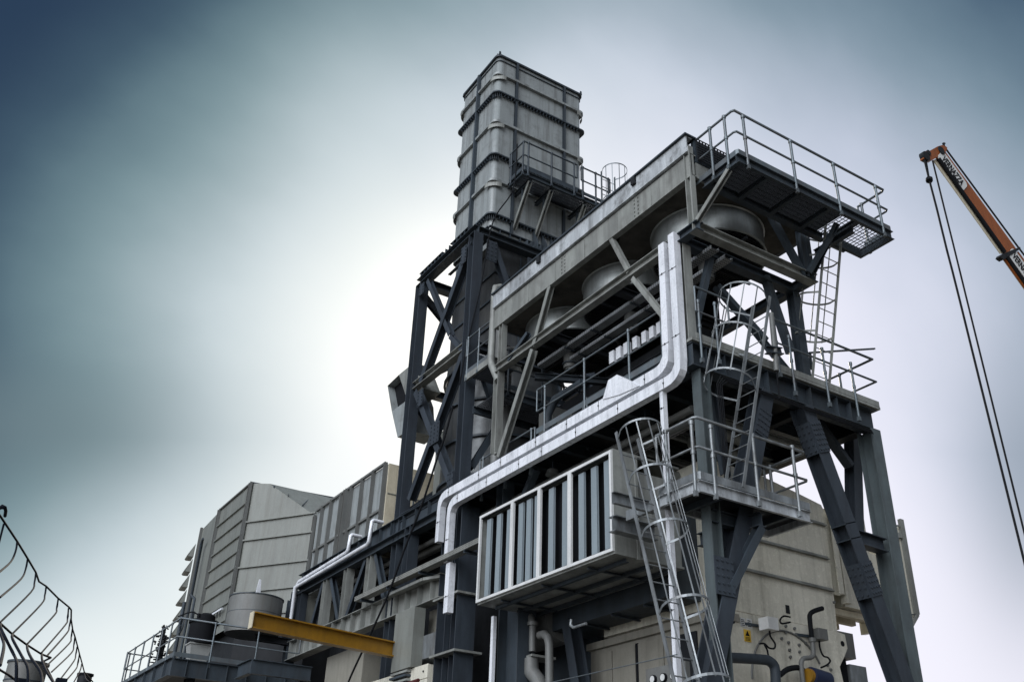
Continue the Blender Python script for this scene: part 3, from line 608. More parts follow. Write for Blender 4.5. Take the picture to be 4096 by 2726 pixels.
# ================================================================== stack tower frame
tf = thing('tower_frame', 'tall dark blue braced steel tower carrying the square chimney', 'steel tower', (12.2, 21.7, 0))
TX0, TX1, TY0, TY1, TZ = 10.9, 15.0, 20.0, 23.35, 18.0
def col(x, y, z0=0, z1=TZ-.12, mt='navy', s_=.33): return bar(tf, 'column', mt, (x, y, z0), (x, y, z1), 'I', s_, .30, (0, 1, 0), .03)
col(TX0, TY0); col(TX0, TY1); col(TX1, TY0); col(TX1, TY1)
for (p, q) in (((TX0, TY0), (TX0, TY1)), ((TX0, TY0), (TX1, TY0)), ((TX1, TY0), (TX1, TY1)), ((TX0, TY1), (TX1, TY1))):
    a_ = V((*p, TZ)); b_ = V((*q, TZ)); d = (b_-a_).normalized(); o_ = .152 if d.x > .5 else 0
    mb = MB().bar(a_+d*o_-d*(.15 if not o_ else 0), b_-d*o_+d*(.15 if not o_ else 0), 'I', .24, .3)
    mb.build('top_beam', 'slate', tf)
for z in (14.25, 10.2):
    bar(tf, 'ring_beam', 'beam' if z > 12 else 'navy', (TX0, TY0+.17, z), (TX0, TY1-.17, z), 'I', .22, .24); bar(tf, 'ring_beam', 'navy', (TX0+.16, TY0, z), (TX1-.16, TY0, z), 'I', .22, .24)
    bar(tf, 'ring_beam', 'navy', (TX1, TY0+.17, z), (TX1, TY1-.17, z), 'I', .22, .24)
    bar(tf, 'ring_beam', 'navy', (TX0+.16, TY1, z), (TX1-.16, TY1, z), 'I', .22, .24)
def tb(a_, b_, h=.22, w=.2, mt='navy', up=(1, 0, 0)): return bar(tf, 'brace', mt, a_, b_, 'I', h, w, up, .02)
# upper bay: inverted V on the long side
ym = 22.35
tb(V((TX0, TY0+.15, 17.7)), gx(TX0, 3, 300, 990)); tb(gx(TX0, 3, 340, 350), gx(TX0, 3, 480, 690), .16, .15)
tb(gx(TX0, 3, 575, 180), gx(TX0, 3, 420, 640), .16, .15, 'slate')
tb(gx(TX0, 3, 480, 700), gx(TX0, 3, 560, 790), .15, .14)
# lower bay: X
tb(gx(TX0, 16, 320, 440), gx(TX0, 16, 690, 1400)); tb(gx(TX0+.03, 16, 820, 20), gx(TX0+.03, 16, 250, 1568))
gusset(tf, gx(TX0-.14, 16, 495, 870), (0, .5, 0), (0, 0, .6), (-1, 0, 0), 3, 5)
gusset(tf, gx(TX0-.16, 16, 660, 1350), (0, .3, 0), (0, 0, .4), (-1, 0, 0), 3, 3)
gusset(tf, gx(TX0-.16, 16, 345, 500), (0, .3, 0), (0, 0, .5), (-1, 0, 0), 2, 5)
gusset(tf, V((TX0-.17, TY0+.35, 17.3)), (0, .3, 0), (0, 0, .6), (-1, 0, 0), 2, 5); gusset(tf, V((TX0-.17, TY1-.35, 17.5)), (0, .3, 0), (0, 0, .4), (-1, 0, 0), 2, 4)
# end side braces
tb(gy(TY0, 18, 60, 700), gy(TY0, 18, 240, 1230), .2, .18, 'navy', (0, 1, 0)); tb(gy(TY0, 18, 640, 920), gy(TY0, 18, 400, 1180), .2, .18, 'slate', (0, 1, 0))
tb(gy(TY0, 16, 950, 100), gy(TY0, 16, 1140, 640), .2, .18, 'slate', (0, 1, 0)); tb(gy(TY0, 16, 870, 1230), gy(TY0, 16, 1140, 800), .16, .16, 'slate', (0, 1, 0))
gusset(tf, gy(TY0-.13, 18, 570, 990), (.4, 0, 0), (0, 0, .5), (0, -1, 0), 4, 4); gusset(tf, gy(TY0-.13, 18, 50, 800), (.35, 0, 0), (0, 0, .7), (0, -1, 0), 3, 5)
gusset(tf, gy(TY0-.13, 16, 980, 160), (.35, 0, 0), (0, 0, .6), (0, -1, 0), 3, 4)
for (p0, p1) in (((TX1, TY0), (TX1, TY1)), ((TX0, TY1), (TX1, TY1))):
    for z0, z1 in ((10.3, 14.1), (14.4, 17.8)):
        a_, b_ = V((*p0, z0)), V((*p1, z1)); c_, d_ = V((*p0, z1)), V((*p1, z0)); k_ = (p1[1] != p0[1])
        tb(a_, b_, .2, .18, 'navy', (1, 0, 0) if k_ else (0, 1, 0)); tb(c_+V((.2, 0, 0) if k_ else (0, .2, 0)), d_+V((.2, 0, 0) if k_ else (0, .2, 0)), .2, .18, 'navy', (1, 0, 0) if k_ else (0, 1, 0))
# saddle blocks on the top beams
mb = MB()
for i in range(14):
    y = TY0+.3+i*.23
    mb.box((TX0-.12, y, TZ+.12), (TX0+.12, y+.02, TZ+.30))
mb.box((TX0-.12, TY0+.3, TZ+.301), (TX0+.12, TY0+1.4, TZ+.32)); mb.box((TX0-.12, TY0+1.9, TZ+.301), (TX0+.12, TY0+3.4, TZ+.32))
for i in range(9): x = 12.6+i*.16; mb.box((x, TY0-.12, TZ+.12), (x+.015, TY0+.12, TZ+.34))
mb.build('saddle_stiffener', 'slate', tf)
# ================================================================== hot gas casing inside the tower
cs = thing('boiler_casing', 'curved grey sheet casing inside the braced tower', 'duct', (13.1, 21.7, 10.3))
MB().box((11.7, 22.3, 10.35), (13.0, 23.15, 12.9)).build('side_box', 'hood', cs)
MB().cyl((13.1, 21.75, 10.35), (13.1, 21.75, 14.6), 1.72, 36).build('round_shell', 'casing', cs)
for z in (10.9, 12.0, 13.1, 14.2): MB().rev((13.1, 21.75, z), [(1.73, 0), (1.80, 0), (1.80, .06), (1.73, .06)], 36).build('band', 'slate', cs)
mb = MB(); r1, r2 = 1.5, 1.25
b_ = [(13.1-1.25, 20.45, 14.9), (14.6, 20.45, 14.9), (14.6, 23.0, 14.9), (13.1-1.25, 23.0, 14.9)]; t__ = [(x, y, 18.1) for x, y, z in b_]
mb.add(b_+t__, [(3, 2, 1, 0), (4, 5, 6, 7), (0, 1, 5, 4), (1, 2, 6, 5), (2, 3, 7, 6), (3, 0, 4, 7)]); mb.build('upper_box', 'casing', cs)
mb = MB()
for z in (15.4, 16.3, 17.2): mb.bar((11.83, 20.42, z), (14.62, 20.42, z), 'L', .06, .06); mb.bar((11.83, 20.4, z+.001), (11.83, 23.0, z+.001), 'L', .06, .06)
for x in (12.7, 13.7): mb.bar((x, 20.425, 14.95), (x, 20.425, 18.0), 'L', .05, .05, (0, 1, 0))
mb.build('stiffener', 'slate', cs)
# ================================================================== chimney
ch = thing('chimney', 'tall square pale grey sheet chimney with rounded corners and riveted bands', 'chimney', (13.2, 21.55, 18.1))
sx0, sx1, sy0, sy1, sz0, sz1, cr_ = 11.55, 14.95, 20.36, 22.72, 18.55, 25.72, .15
def rrect(x0, x1, y0, y1, r, z, n=6):
    pts = []
    for cx, cy, a0 in ((x1-r, y1-r, 0), (x0+r, y1-r, 90), (x0+r, y0+r, 180), (x1-r, y0+r, 270)):
        for i in range(n+1): t = math.radians(a0+90*i/n); pts.append(V((cx+math.cos(t)*r, cy+math.sin(t)*r, z)))
    return pts
lo = rrect(sx0, sx1, sy0, sy1, cr_, sz0); n = len(lo); hi = [p+V((0, 0, sz1-sz0)) for p in lo]; inn = rrect(sx0+.06, sx1-.06, sy0+.06, sy1-.06, cr_-.05, sz1)
mb = MB(); mb.add(lo+hi+inn+[p-V((0, 0, 2)) for p in inn], [(i, (i+1) % n, n+(i+1) % n, n+i) for i in range(n)]+[(n+i, n+(i+1) % n, 2*n+(i+1) % n, 2*n+i) for i in range(n)]+[(2*n+i, 2*n+(i+1) % n, 3*n+(i+1) % n, 3*n+i) for i in range(n)])
sh = mb.build('shell', 'stack', ch)
for p in sh.data.polygons: p.use_smooth = abs(p.normal.x*p.normal.y) > .01
def band(z, o_, h, mt, nm, ribs=False, hollow=False):
    a_ = rrect(sx0-.004, sx1+.004, sy0-.004, sy1+.004, cr_, z); b__ = rrect(sx0-o_, sx1+o_, sy0-o_, sy1+o_, cr_+.04, z); n = len(a_); H = V((0, 0, h))
    vs = a_+b__+[p+H for p in b__]+[p+H for p in a_]
    mb = MB().add(vs, [(k*n+i, k*n+(i+1) % n, ((k+1) % 4)*n+(i+1) % n, ((k+1) % 4)*n+i) for k in range(4) for i in range(n)])
    if ribs:
        for i in range(24): x = sx0+.25+i*.126; mb.box((x, sy0-o_*.9, z-.09), (x+.012, sy0-.002, z))
        for i in range(16): y = sy0+.25+i*.126; mb.box((sx0-o_*.9, y, z-.09), (sx0-.002, y+.012, z))
        for i in range(6):
            t = math.radians(180+15*i+7); c = V((sx0+cr_+math.cos(t)*(cr_+.05), sy0+cr_+math.sin(t)*(cr_+.05), z)); mb.bar(c, c-V((0, 0, .16)), 'B', .1, .012, (math.cos(t), math.sin(t), 0))
    mb.build(nm, mt, ch)
zr = []
for i, c in enumerate([(1, 760, 295), (1, 760, 418), (1, 760, 612)]): zr.append(gy(sy0, *c).z)
zr += [gx(sx0, 1, 600, 790).z, gx(sx0, 1, 560, 990).z, gx(sx0, 1, 560, 1200).z]
for i, z in enumerate(zr): band(z-.05, .13 if i % 2 else .10, .05 if i % 2 else .09, 'slate' if i % 2 else 'stack', 'flange' if i % 2 else 'band', ribs=bool(i % 2))
band(sz1-.05, .07, .07, 'slate', 'rim'); band(sz1-.22, .035, .03, 'slate', 'rim')
# open hoops where the plain bands pass the corners
for i in (0, 2, 4):
    for (cx, cy) in ((sx0, sy1), (sx1, sy0), (sx0+.02, sy0+.02)):
        mb = MB(); c = V((cx, cy, zr[i]-.06)); pts = []
        dx = -1 if cx < 13 else 1; dy = -1 if cy < 21 else 1
        for k in range(9): t = k/8*math.pi/2; pts.append(V((cx-dx*.25, cy-dy*.25, c.z-.08))+V((dx*math.cos(t)*.38, dy*math.sin(t)*.38, 0)))
        for p, q in zip(pts, pts[1:]): mb.bar(p, q, 'B', .16, .01)
        mb.build('corner_hoop', 'beam', ch)
mb = MB()
for x in (sx0+.72, sx1-.75): mb.bar((x, sy0-.045, sz0+.1), (x, sy0-.045, sz1-.05), 'C', .09, .08, (0, 1, 0), .012)
for y in (sy0+1.15,): mb.bar((sx0-.045, y, sz0+.1), (sx0-.045, y, sz1-.05), 'C', .16, .08, (1, 0, 0), .012)
mb.build('vertical_seam', 'slate', ch)
mb = MB()
for (cx, cy) in ((sx0+.03, sy0+.03), (sx1-.03, sy0+.03), (sx0+.03, sy1-.03)):
    for o_ in (-.07, .07): mb.prism([(cx-.05, cy+o_, sz1), (cx+.05, cy+o_, sz1), (cx+.03, cy+o_, sz1+.16), (cx-.03, cy+o_, sz1+.16)], (0, .015, 0))
mb.build('lifting_lug', 'slate', ch)
mb = MB().box((sx0+.12, sy0+.1, 18.14), (sx1-.12, sy1-.1, sz0)); 
mb.build('base', 'stack', ch)
mb = MB()
for z in (18.16, 18.62):
    a_ = (sx0-.06, sy0-.1, z); mb.box(a_, (sx1+.06, sy0, z+.03)); mb.box((sx0-.1, sy0+.001, z), (sx0-.0, sy1, z+.03))
for i in range(9): x = sx0+.3+i*.36; mb.box((x, sy0-.09, 18.19), (x+.02, sy0+.09, 18.62))
mb.build('base_flange', 'slate', ch)
mb = MB()
for i in range(5): x = 13.05+i*.32; mb.prism([(x, sy0-.02, 18.2), (x, sy0-.34, 18.2), (x, sy0-.34, 18.55), (x, sy0-.05, 19.1), (x, sy0-.02, 19.1)], (.02, 0, 0))
mb.build('base_gusset', 'slate', ch)
# ================================================================== chimney platform
cp = thing('chimney_platform', 'bracketed sampling platform with looped handrails high on the chimney', 'platform', (13.6, 19.9, 20.3))
qz = 20.3; qx0, qx1, qy0, qy1 = 12.05, 15.35, 19.4, 20.25
mb = MB().bar((qx0, qy0, qz), (qx1, qy0, qz), 'C', .17, .07, (0, 0, 1), .01); mb.bar((qx0, qy1, qz+.002), (qx0, qy0+.04, qz+.002), 'C', .165, .07, (0, 0, 1), .01); mb.bar((qx1, qy0+.04, qz+.002), (qx1, qy1, qz+.002), 'C', .165, .07)
mb.build('edge_channel', 'slate', cp)
grating(cp, (qx0+.03, qy0+.03, qz+.05), (qx1-qx0-.06, 0, 0), (0, qy1-qy0-.1, 0), step=.034)
for c_, e_ in (((1, 860, 930), (1, 670, 1300)), ((1, 1000, 985), (1, 820, 1330)), ((1, 1220, 1090), (1, 1090, 1340))):
    p = gy(qy0+.08, *c_); q = V((p.x, sy0-.02, 18.85)); bar(cp, 'bracket', 'beam', V((p.x, p.y, qz-.14)), q, 'C', .12, .1, (1, 0, 0)); bar(cp, 'bracket_beam', 'slate', (p.x, qy0+.05, qz-.13), (p.x, qy1+.1, qz-.13), 'I', .12, .1)
    bar(cp, 'bracket_post', 'slate', lerp(V((p.x, p.y, qz-.14)), q, .45)+V((0, .02, 0)), V((p.x, lerp(p, q, .45).y+.02, qz-.18)), 'L', .06, .06, (1, 0, 0))
railing(cp, [(qx0-.02, qy1-.1, qz+.1), (qx0-.02, qy0, qz+.1), (qx0+.04, qy0-.04, qz+.1), (14.05, qy0-.04, qz+.1)], step=.9, mt='slate', r=.026)
railing(cp, [(14.2, qy0-.04, qz+.1), (qx1, qy0-.04, qz+.1)], step=.6, mt='slate', r=.026)
MB().box((12.15, sy0-.04, qz+.1), (12.85, sy0-.015, qz+1.15)).build('side_screen', 'slate', cp)
MB().box((12.9, 20.05, qz+.12), (14.2, 20.3, qz+.42)).build('sample_box', 'slate', cp)
for x in (13.3, 13.7, 14.1): MB().cyl((x, 20.36, qz+.3), (x, 19.95, qz+.3), .05, 12).cyl((x, 19.97, qz+.3), (x, 19.93, qz+.3), .08, 12).build('sampling_nozzle', 'beam', cp)
lx = 15.5
P_, Q_ = gz(21.4, 1, 1330, 900), gz(21.4, 1, 1405, 950)
ladder('caged_ladder', 'small caged ladder at the right end of the chimney platform', (P_.x, P_.y, 17.0), (Q_.x, P_.y, 17.0), 21.5, (0, 0, 1), out=(0, -1, 0), hoops=(19.0, 20.2, 21.4), nv=6, mt='rail', hoopR=.40, rung=.3)
# ================================================================== grey vent pipe and small balcony beside the tower
o = MB().tube([(11.3, 18.25, 15.1), (10.75, 18.25, 15.12), (10.62, 18.25, 15.05), (10.6, 18.27, 14.9), (10.6, 18.3, 12.9), (10.6, 18.24, 12.75), (10.6, 17.9, 12.2)], .09, 14).build('vent_pipe', 'beam'); tag(o, 'pale grey bent vent pipe beside the far end of the fan cooler', 'pipe')
sb = thing('small_balcony', 'small railed balcony between the tower and the fan cooler', 'platform', (10.8, 19.0, 13.1))
MB().bar((10.7, 18.45, 13.05), (10.7, 19.75, 13.05), 'C', .18, .07).bar((10.7, 18.45, 13.05), (11.6, 18.45, 13.05), 'C', .175, .07).build('edge_channel', 'beam', sb)
grating(sb, (10.73, 18.5, 13.1), (.8, 0, 0), (0, 1.2, 0))
railing(sb, [(10.68, 18.45, 13.12), (10.68, 19.75, 13.12)], step=.6, mt='rail')
# ================================================================== left truss girder
tg = thing('truss_girder', 'long dark lattice girder running away to the left below the deck', 'girder', (XF, 26, 7.4))
for (z0, z1, nm) in ((9.55, 9.75, 'top_chord'),): pass
mb = MB().bar((XF, 20.3, 7.74), (XF, 30.55, 7.74), 'I', .58, .34)
for i in range(15): stiff(mb, (XF, 20.8+i*.68, 7.74), (1, 0, 0), .58, .32)
mb.build('bottom_chord', 'beam', tg)
mb = MB().bar((XF-.01, 20.3, 9.62), (XF-.01, 30.5, 9.62), 'I', .24, .28); mb.build('top_chord', 'slate', tg)
def colat(y, mt, s_=.26, z0=8.03, z1=9.5): bar(tg, 'web_post', mt, (XF, y, z0), (XF, y, z1), 'I', s_, .24, (0, 1, 0))
for c, mt in (((6, 1320, 900), 'beam'), ((6, 1160, 1000), 'beam'), ((6, 1025, 1000), 'beam'), ((6, 860, 1050), 'navy'), ((6, 785, 1080), 'slate')): colat(gx(XF, *c).y, mt)
for a_, b_, mt in (((6, 1310, 690), (6, 1165, 1170), 'navy'), ((6, 1375, 650), (6, 1440, 900), 'slate'), ((6, 1075, 810), (6, 1115, 1170), 'slate'), ((6, 1020, 860), (6, 930, 1150), 'navy')):
    p = gx(XF, *a_); q = gx(XF, *b_); bar(tg, 'web_diagonal', mt, V((XF, p.y, 9.5)), V((XF, q.y, 8.03)), 'C', .16, .15, (1, 0, 0))
bar(tg, 'web_post', 'navy', (XF, 22.4, 8.03), (XF, 22.4, 9.75), 'I', .3, .3, (0, 1, 0))
# supporting columns of the long side
lc = thing('deck_column', 'broad dark steel column below the short white duct', 'column', (XF, 19.9, 0), 'columns under the long side')
bar(lc, 'shaft', 'navy', (XF+.1, 19.9, 0), (XF+.1, 19.9, 9.5), 'I', .95, .5, (0, 1, 0), .03)
for z in (7.35, 6.05): MB().box((XF-.22, 19.3, z), (XF+.5, 20.5, z+.05)).build('joint_plate', 'beam', lc)
lc = thing('deck_column', 'dark steel column with a white edge strip, left of the grey pipes', 'column', (XF, 17.4, 0), 'columns under the long side')
bar(lc, 'shaft', 'slate', (XF+.4, 17.7, 0), (XF+.4, 17.7, 6.95), 'I', .8, .45, (0, 1, 0), .03)
MB().box((XF-.02, 17.98, 2.5), (XF+.06, 18.08, 6.6)).build('edge_strip', 'white', lc)
lc = thing('deck_column', 'plain dark column at the far left end of the lattice girder', 'column', (XF, 30.6, 0), 'columns under the long side')
bar(lc, 'shaft', 'slate', (XF, 30.7, 0), (XF, 30.7, 9.7), 'I', .3, .3, (0, 1, 0))
lc = thing('deck_column', 'dark column under the deck, behind the filter box', 'column', (XF, 15.4, 0), 'columns under the long side')
bar(lc, 'shaft', 'slate', (XF+.3, 18.2, 6.9), (XF+.3, 18.2, 9.75), 'I', .3, .3, (0, 1, 0))
bar(lc, 'knee_brace', 'slate', (XF+.3, 18.1, 8.3), (XF+.3, 16.9, 9.7), 'C', .16, .14, (1, 0, 0))
# thin white conduits on the girder (left)
for dz, dx, lab in ((0, 0, 'upper of two thin white conduits running along the lattice girder'), (-.17, -.06, 'lower of two thin white conduits running along the lattice girder')):
    x = 10.6+dx; p0 = gx(x, 6, 1180, 660); p1 = gx(x, 6, 830, 860); ys_ = [p0.y if dz == 0 else gx(x, 6, 1320, 615).y, 30.3]
    t_ = MB().tube([(x+.35, ys_[0]+.0, 10.45), (x+.05, ys_[0], 10.45), (x, ys_[0], 10.4), (x, ys_[0]+.05, 10.02+dz), (x, ys_[0]+.15, 9.95+dz), (x, 30.1+dz, 9.88+dz), (x, 30.35+dz, 9.7), (x, 30.4+dz, 8.6)], .055, 10).build('conduit', 'white'); tag(t_, lab, 'conduit', 'white conduits')
# ================================================================== duct 2 (rectangular, behind the girder)
d2 = thing('exhaust_duct', 'ribbed grey rectangular duct with an end panel coloured cream for its warm light, left of the tower', 'duct', (13, 28, 10.5))
MB().box((11.5, 26.0, 9.9), (14.6, 31.7, 12.86)).build('shell', 'stack', d2)
MB().box((11.52, 25.94, 9.92), (14.58, 25.99, 12.88)).build('end_panel', 'cream', d2)  # warm light on the end face is put into the cream colour
mb = MB()
for y in (26.03, 26.9, 27.75, 28.6, 29.45, 30.3, 31.1): mb.bar((11.44, y, 9.9), (11.44, y, 12.92), 'C', .07, .12, (0, 1, 0), .012)
mb.bar((11.46, 26.1, 11.4), (11.46, 31.6, 11.4), 'L', .07, .07); mb.bar((11.45, 26.0, 12.9), (11.45, 31.7, 12.9), 'L', .07, .09)
mb.bar((11.42, 29.0, 9.9), (11.42, 29.0, 12.9), 'C', .18, .16, (0, 1, 0)); mb.build('rib', 'tank', d2)
mb = MB().bar((11.55, 25.93, 11.9), (14.5, 25.93, 11.9), 'B', .03, .02); mb.build('seam', 'hood', d2)
MB().prism([(12.0, 26.1, 12.86), (12.25, 26.1, 12.86), (12.25, 26.1, 13.05), (12.12, 26.1, 13.13), (12.0, 26.1, 13.05)], (0, .03, 0)).build('lifting_lug', 'cream', d2)
MB().tube([(11.75, 25.6, 10.3), (11.75, 25.6, 11.9), (12.3, 25.6, 11.9), (12.3, 25.6, 10.3)], .025, 8).tube([(11.75, 25.6, 11.1), (12.3, 25.6, 11.1)], .022, 8).build('guard_rail', 'rail', d2)
# ================================================================== hood
hd = thing('inlet_hood', 'large angular grey green duct hood with overlapping horizontal seams, far left', 'duct', (11.5, 37, 7.5))
HX = 9.78; ZBH = gx(9.78, 17, 1230, 610).z; v3 = (11.5, 31.85); v2 = (HX, 34.55); v1 = (HX, 38.4); v0 = (HX+.1, 41.2)
zt2 = gx(HX, 6, 490, 250).z; zt3 = 12.75; zb = 8.0
zt1 = zt2
B = 15.5; zb = ZBH
MB().prism([(10.1, 34.6, 6.0), (11.8, 32.1, 6.0), (B, 32.1, 6.0), (B, 42, 6.0), (10.1, 42, 6.0)], (0, 0, zb-6.02)).build('shade_block', 'dark', hd)  # dark box added for the black shade beneath the hood
pl_ = [v3, v2, v1, v0, (HX+1.0, 43.4), (B, 43.4), (B, 31.85)]
mb = MB(); n = len(pl_)
c1 = lerp(V((*v2, zt2-.3)), V((*v3, zt2)), .22)
# wall tops: chamfered from v2 to v3
vs = [V((x, y, zb)) for x, y in pl_]+[V((*v3, zt3)), V((*v2, zt2)), V((*v1, zt1)), V((*v0, zt1-.05)), V((HX+1.0, 43.4, zt1-.1)), V((B, 43.4, zt1)), V((B, 31.85, zt3)), V((13.2, 34.2, zt2)), V((B, 34.2, zt2)), V((10.25, 33.85, zt2-.12))]
fs = [(0, 1, 8, 16, 7), (1, 2, 9, 8), (2, 3, 10, 9), (3, 4, 11, 10), (4, 5, 12, 11), (5, 6, 13, 15, 12), (6, 0, 7, 13), (8, 9, 10, 11, 12, 15, 14), (16, 8, 14), (7, 16, 14), (7, 14, 15, 13)]
fs = [tuple(reversed(f)) for f in fs[:7]]+fs[7:]
mb.add(vs, fs); mb.build('shell', 'hood', hd)
mb = MB()
e32 = (V((*v2, 0))-V((*v3, 0))).normalized(); o_ = V((e32.y, -e32.x, 0)).normalized()*-.035
if o_.x > 0: o_ = -o_
for z in [gx(11.5, 6, 935, y).z for y in (555, 730)]+[gx(11.5, 6, 960, 405).z-.1, 10.25, 9.4]: mb.bar(V((*v3, z))+o_, V((*v2, z))+o_, 'B', .05, .07)
for k, z in enumerate([zb+.35+.62*i for i in range(10)]):
    if z < zt2-.2: mb.bar((HX-.035, v2[1]+.05, z), (HX-.035, v1[1]-.1, z), 'B', .05, .07)
mb.build('seam_lip', 'hood', hd)
mb = MB()
for p in (v1, v2):
    if mb.v: mb.build('corner_channel', 'tank', hd); mb = MB()
    mb.bar((p[0]-.05, p[1], zb), (p[0]-.05, p[1], zt2+.03), 'C', .2, .1, (0, 1, 0), .012)
mb.build('corner_channel', 'tank', hd); mb = MB(); mb.bar((v0[0]-.05, v0[1], zb), (v0[0]-.05, v0[1], zt1), 'C', .1, .1, (0, 1, 0))
mb.build('corner_channel', 'tank', hd); mb = MB(); mb.bar((v3[0]-.05, v3[1]-.03, 9), (v3[0]-.05, v3[1]-.03, zt3), 'C', .14, .1, (0, 1, 0))
mb.build('corner_channel', 'tank', hd); mb = MB()
mb.build('corner_channel', 'tank', hd); mb = MB(); mb.bar((HX-.03, v2[1]-.05, zt2+.01), (HX-.03, v1[1], zt2+.01), 'B', .05, .09); mb.build('roof_edge', 'tank', hd)
mb = MB()
for t in (.12, .42, .72): 
    a_ = lerp(V((10.25, 33.85, zt2-.1)), V((*v3, zt3+.02)), t); b_ = lerp(V((13.2, 34.2, zt2+.02)), V((13.2, 34.2, zt2+.02)), t); b_ = lerp(V((*v2, zt2+.02)), V((13.2, 34.2, zt2+.02)), t); mb.bar(a_, b_, 'L', .08, .06)
mb.bar(V((10.2, 33.9, zt2-.05)), V((13.2, 34.2, zt2+.03)), 'L', .07, .07) if False else None
mb.bar(V((*v2, zt2+.03)), V((13.2, 34.2, zt2+.03)), 'L', .08, .07); mb.build('roof_rib', 'slate', hd)
for i in range(7):
    z = 9.35+i*.66; p = V((v0[0]-.02, v0[1]+.1, z)); MB().prism([p+V((0, .5, 0)), p+V((0, .5, .58)), p+V((-.26, .55, .04)), p+V((-.2, .55, .0))], (.1, .8, 0)).build('rain_hood', 'hood', hd)
MB().tube([(v1[0]-.12, v1[1]+1.6, 8.2), (v1[0]-.12, v1[1]+1.6, 13.4), (v1[0]-.2, v1[1]+1.2, 13.5)], .05, 8).build('drain_pipe', 'slate', hd)
# ================================================================== drum tank
dt = thing('drum_tank', 'grey riveted drum standing in front of the angular hood', 'tank', (9.35, 31.0, 8.0))
dcx, dcy = 9.55, 30.9; zt_ = gx(dcx, 6, 560, 985).z-.1; zb_ = zt_-1.15
MB().rev((dcx, dcy, zb_), [(.85, 0), (.85, zt_-zb_), (.82, zt_-zb_), (.82, .05), (0.01, .05), (.01, 0)], 48).build('shell', 'tank', dt)
mb = MB().rev((dcx, dcy, zt_-.02), [(.85, 0), (.87, 0), (.87, .03), (.85, .03)], 48).rev((dcx, dcy, zb_+.62), [(.85, 0), (.854, 0), (.854, .015), (.85, .015)], 48); mb.build('rim', 'slate', dt)
MB().prism([(dcx-.1, dcy, zt_-.1), (dcx+.12, dcy, zt_-.1), (dcx+.04, dcy, zt_+.65), (dcx-.02, dcy, zt_+.65)], (0, .05, 0)).build('lid_lever', 'white', dt)
MB().bar((9.6, 30.6, zb_-.1), (10.8, 30.6, zb_-.1), 'I', .2, .2).build('support_beam', 'dark', dt)
# ================================================================== yellow monorail
ym_ = thing('hoist_beam', 'yellow I beam cantilevered out to the left over the drum', 'beam', (8.5, 22, 6.6))
mb = MB().bar((6.62, 21.54, 6.52), (10.95, 22.36, 6.5), 'I', .36, .24, (0, 0, 1), .03); mb.build('beam', 'yellow', ym_)
MB().box((6.59, 21.42, 6.34), (6.612, 21.66, 6.70)).build('end_stop', 'cream', ym_)

# ================================================================== left lower platform
lp = thing('valve_platform', 'dark railed platform at the lower left with deep edge girder', 'platform', (8, 32, 6.9))
lz = 6.95
A = gz(lz, 17, 740, 850); Bp = gz(lz, 17, 190, 1100); Cc = gz(lz, 17, 1450, 940); D_ = gz(lz, 17, 1570, 880)
A = V((6.95, 29.5, lz)); Bp = V((6.95, 36.2, lz)); Cc = V((10.7, 29.5, lz))
mb = MB().bar(A-V((0, 0, .28)), Bp-V((0, 0, .28)), 'I', .5, .2)
for i in range(5): stiff(mb, A+V((0, .6+i*1.2, -.28)), (1, 0, 0), .5, .18)
mb.bar(A-V((-.01, 0, .285)), Cc-V((0, 0, .285)), 'I', .49, .2)
for i in range(6): stiff(mb, A+V((.4+i*.6, 0, -.285)), (0, 1, 0), .49, .18)
mb.build('edge_girder', 'slate', lp)
MB().box((7.02, 29.6, lz-.03), (10.9, 36.2, lz)).build('floor_plate', 'dark', lp)
ps = [gx(6.95, 17, x, y) for x, y in ((190, 1110), (280, 1040), (370, 1100), (480, 1040), (590, 960), (690, 905))]
railing(lp, [Bp, A, Cc], posts=[V((6.95, y, lz)) for y in (36.1, 35.0, 33.8, 32.6, 31.5, 30.4)]+[V((8.0, 29.5, lz)), V((9.35, 29.5, lz))], mt='rail', r=.022)
railing(lp, [Bp, Bp+V((1.6, .1, 0))], mt='rail', step=.8)
for x in (7.6, 10.2): bar(lp, 'column', 'dark', (x, 29.8, 0), (x, 29.8, lz-.5), 'I', .25, .25, (0, 1, 0))
bar(lp, 'knee_girder', 'slate', (8.8, 29.2, lz-.25), (8.8, 28.0, lz-.25), 'I', .4, .16)
bar(lp, 'knee_girder', 'slate', (8.8, 28.0, lz-.25), (10.6, 28.0, lz-.25), 'I', .4, .16)
# potted plant, ivy, valve
pt = thing('gas_regulator', 'black drum shaped machine on a pale tapered pedestal at the lower left platform', 'machine', (7.95, 30.7, lz))
MB().add([(7.70, 30.5, lz), (8.15, 30.5, lz), (8.15, 30.9, lz), (7.70, 30.9, lz), (7.60, 30.45, lz+.62), (8.25, 30.45, lz+.62), (8.25, 30.95, lz+.62), (7.60, 30.95, lz+.62)], [(3, 2, 1, 0), (4, 5, 6, 7), (0, 1, 5, 4), (1, 2, 6, 5), (2, 3, 7, 6), (3, 0, 4, 7)]).box((7.57, 30.42, lz+.62), (8.28, 30.98, lz+.66)).build('pedestal', 'pot', pt)
MB().cyl((7.95, 30.7, lz+.67), (7.95, 30.7, lz+1.28), .40, 28).cyl((7.95, 30.7, lz+1.28), (7.95, 30.7, lz+1.36), .45, 28).build('vessel', 'black', pt)
MB().cyl((8.0, 30.7, lz+1.36), (8.0, 30.7, lz+1.52), .27, 24).cyl((8.0, 30.7, lz+1.52), (8.0, 30.7, lz+1.60), .27, 24, .15).cyl((7.72, 30.6, lz+1.36), (7.72, 30.6, lz+1.55), .05, 10).build('cap', 'black', pt)
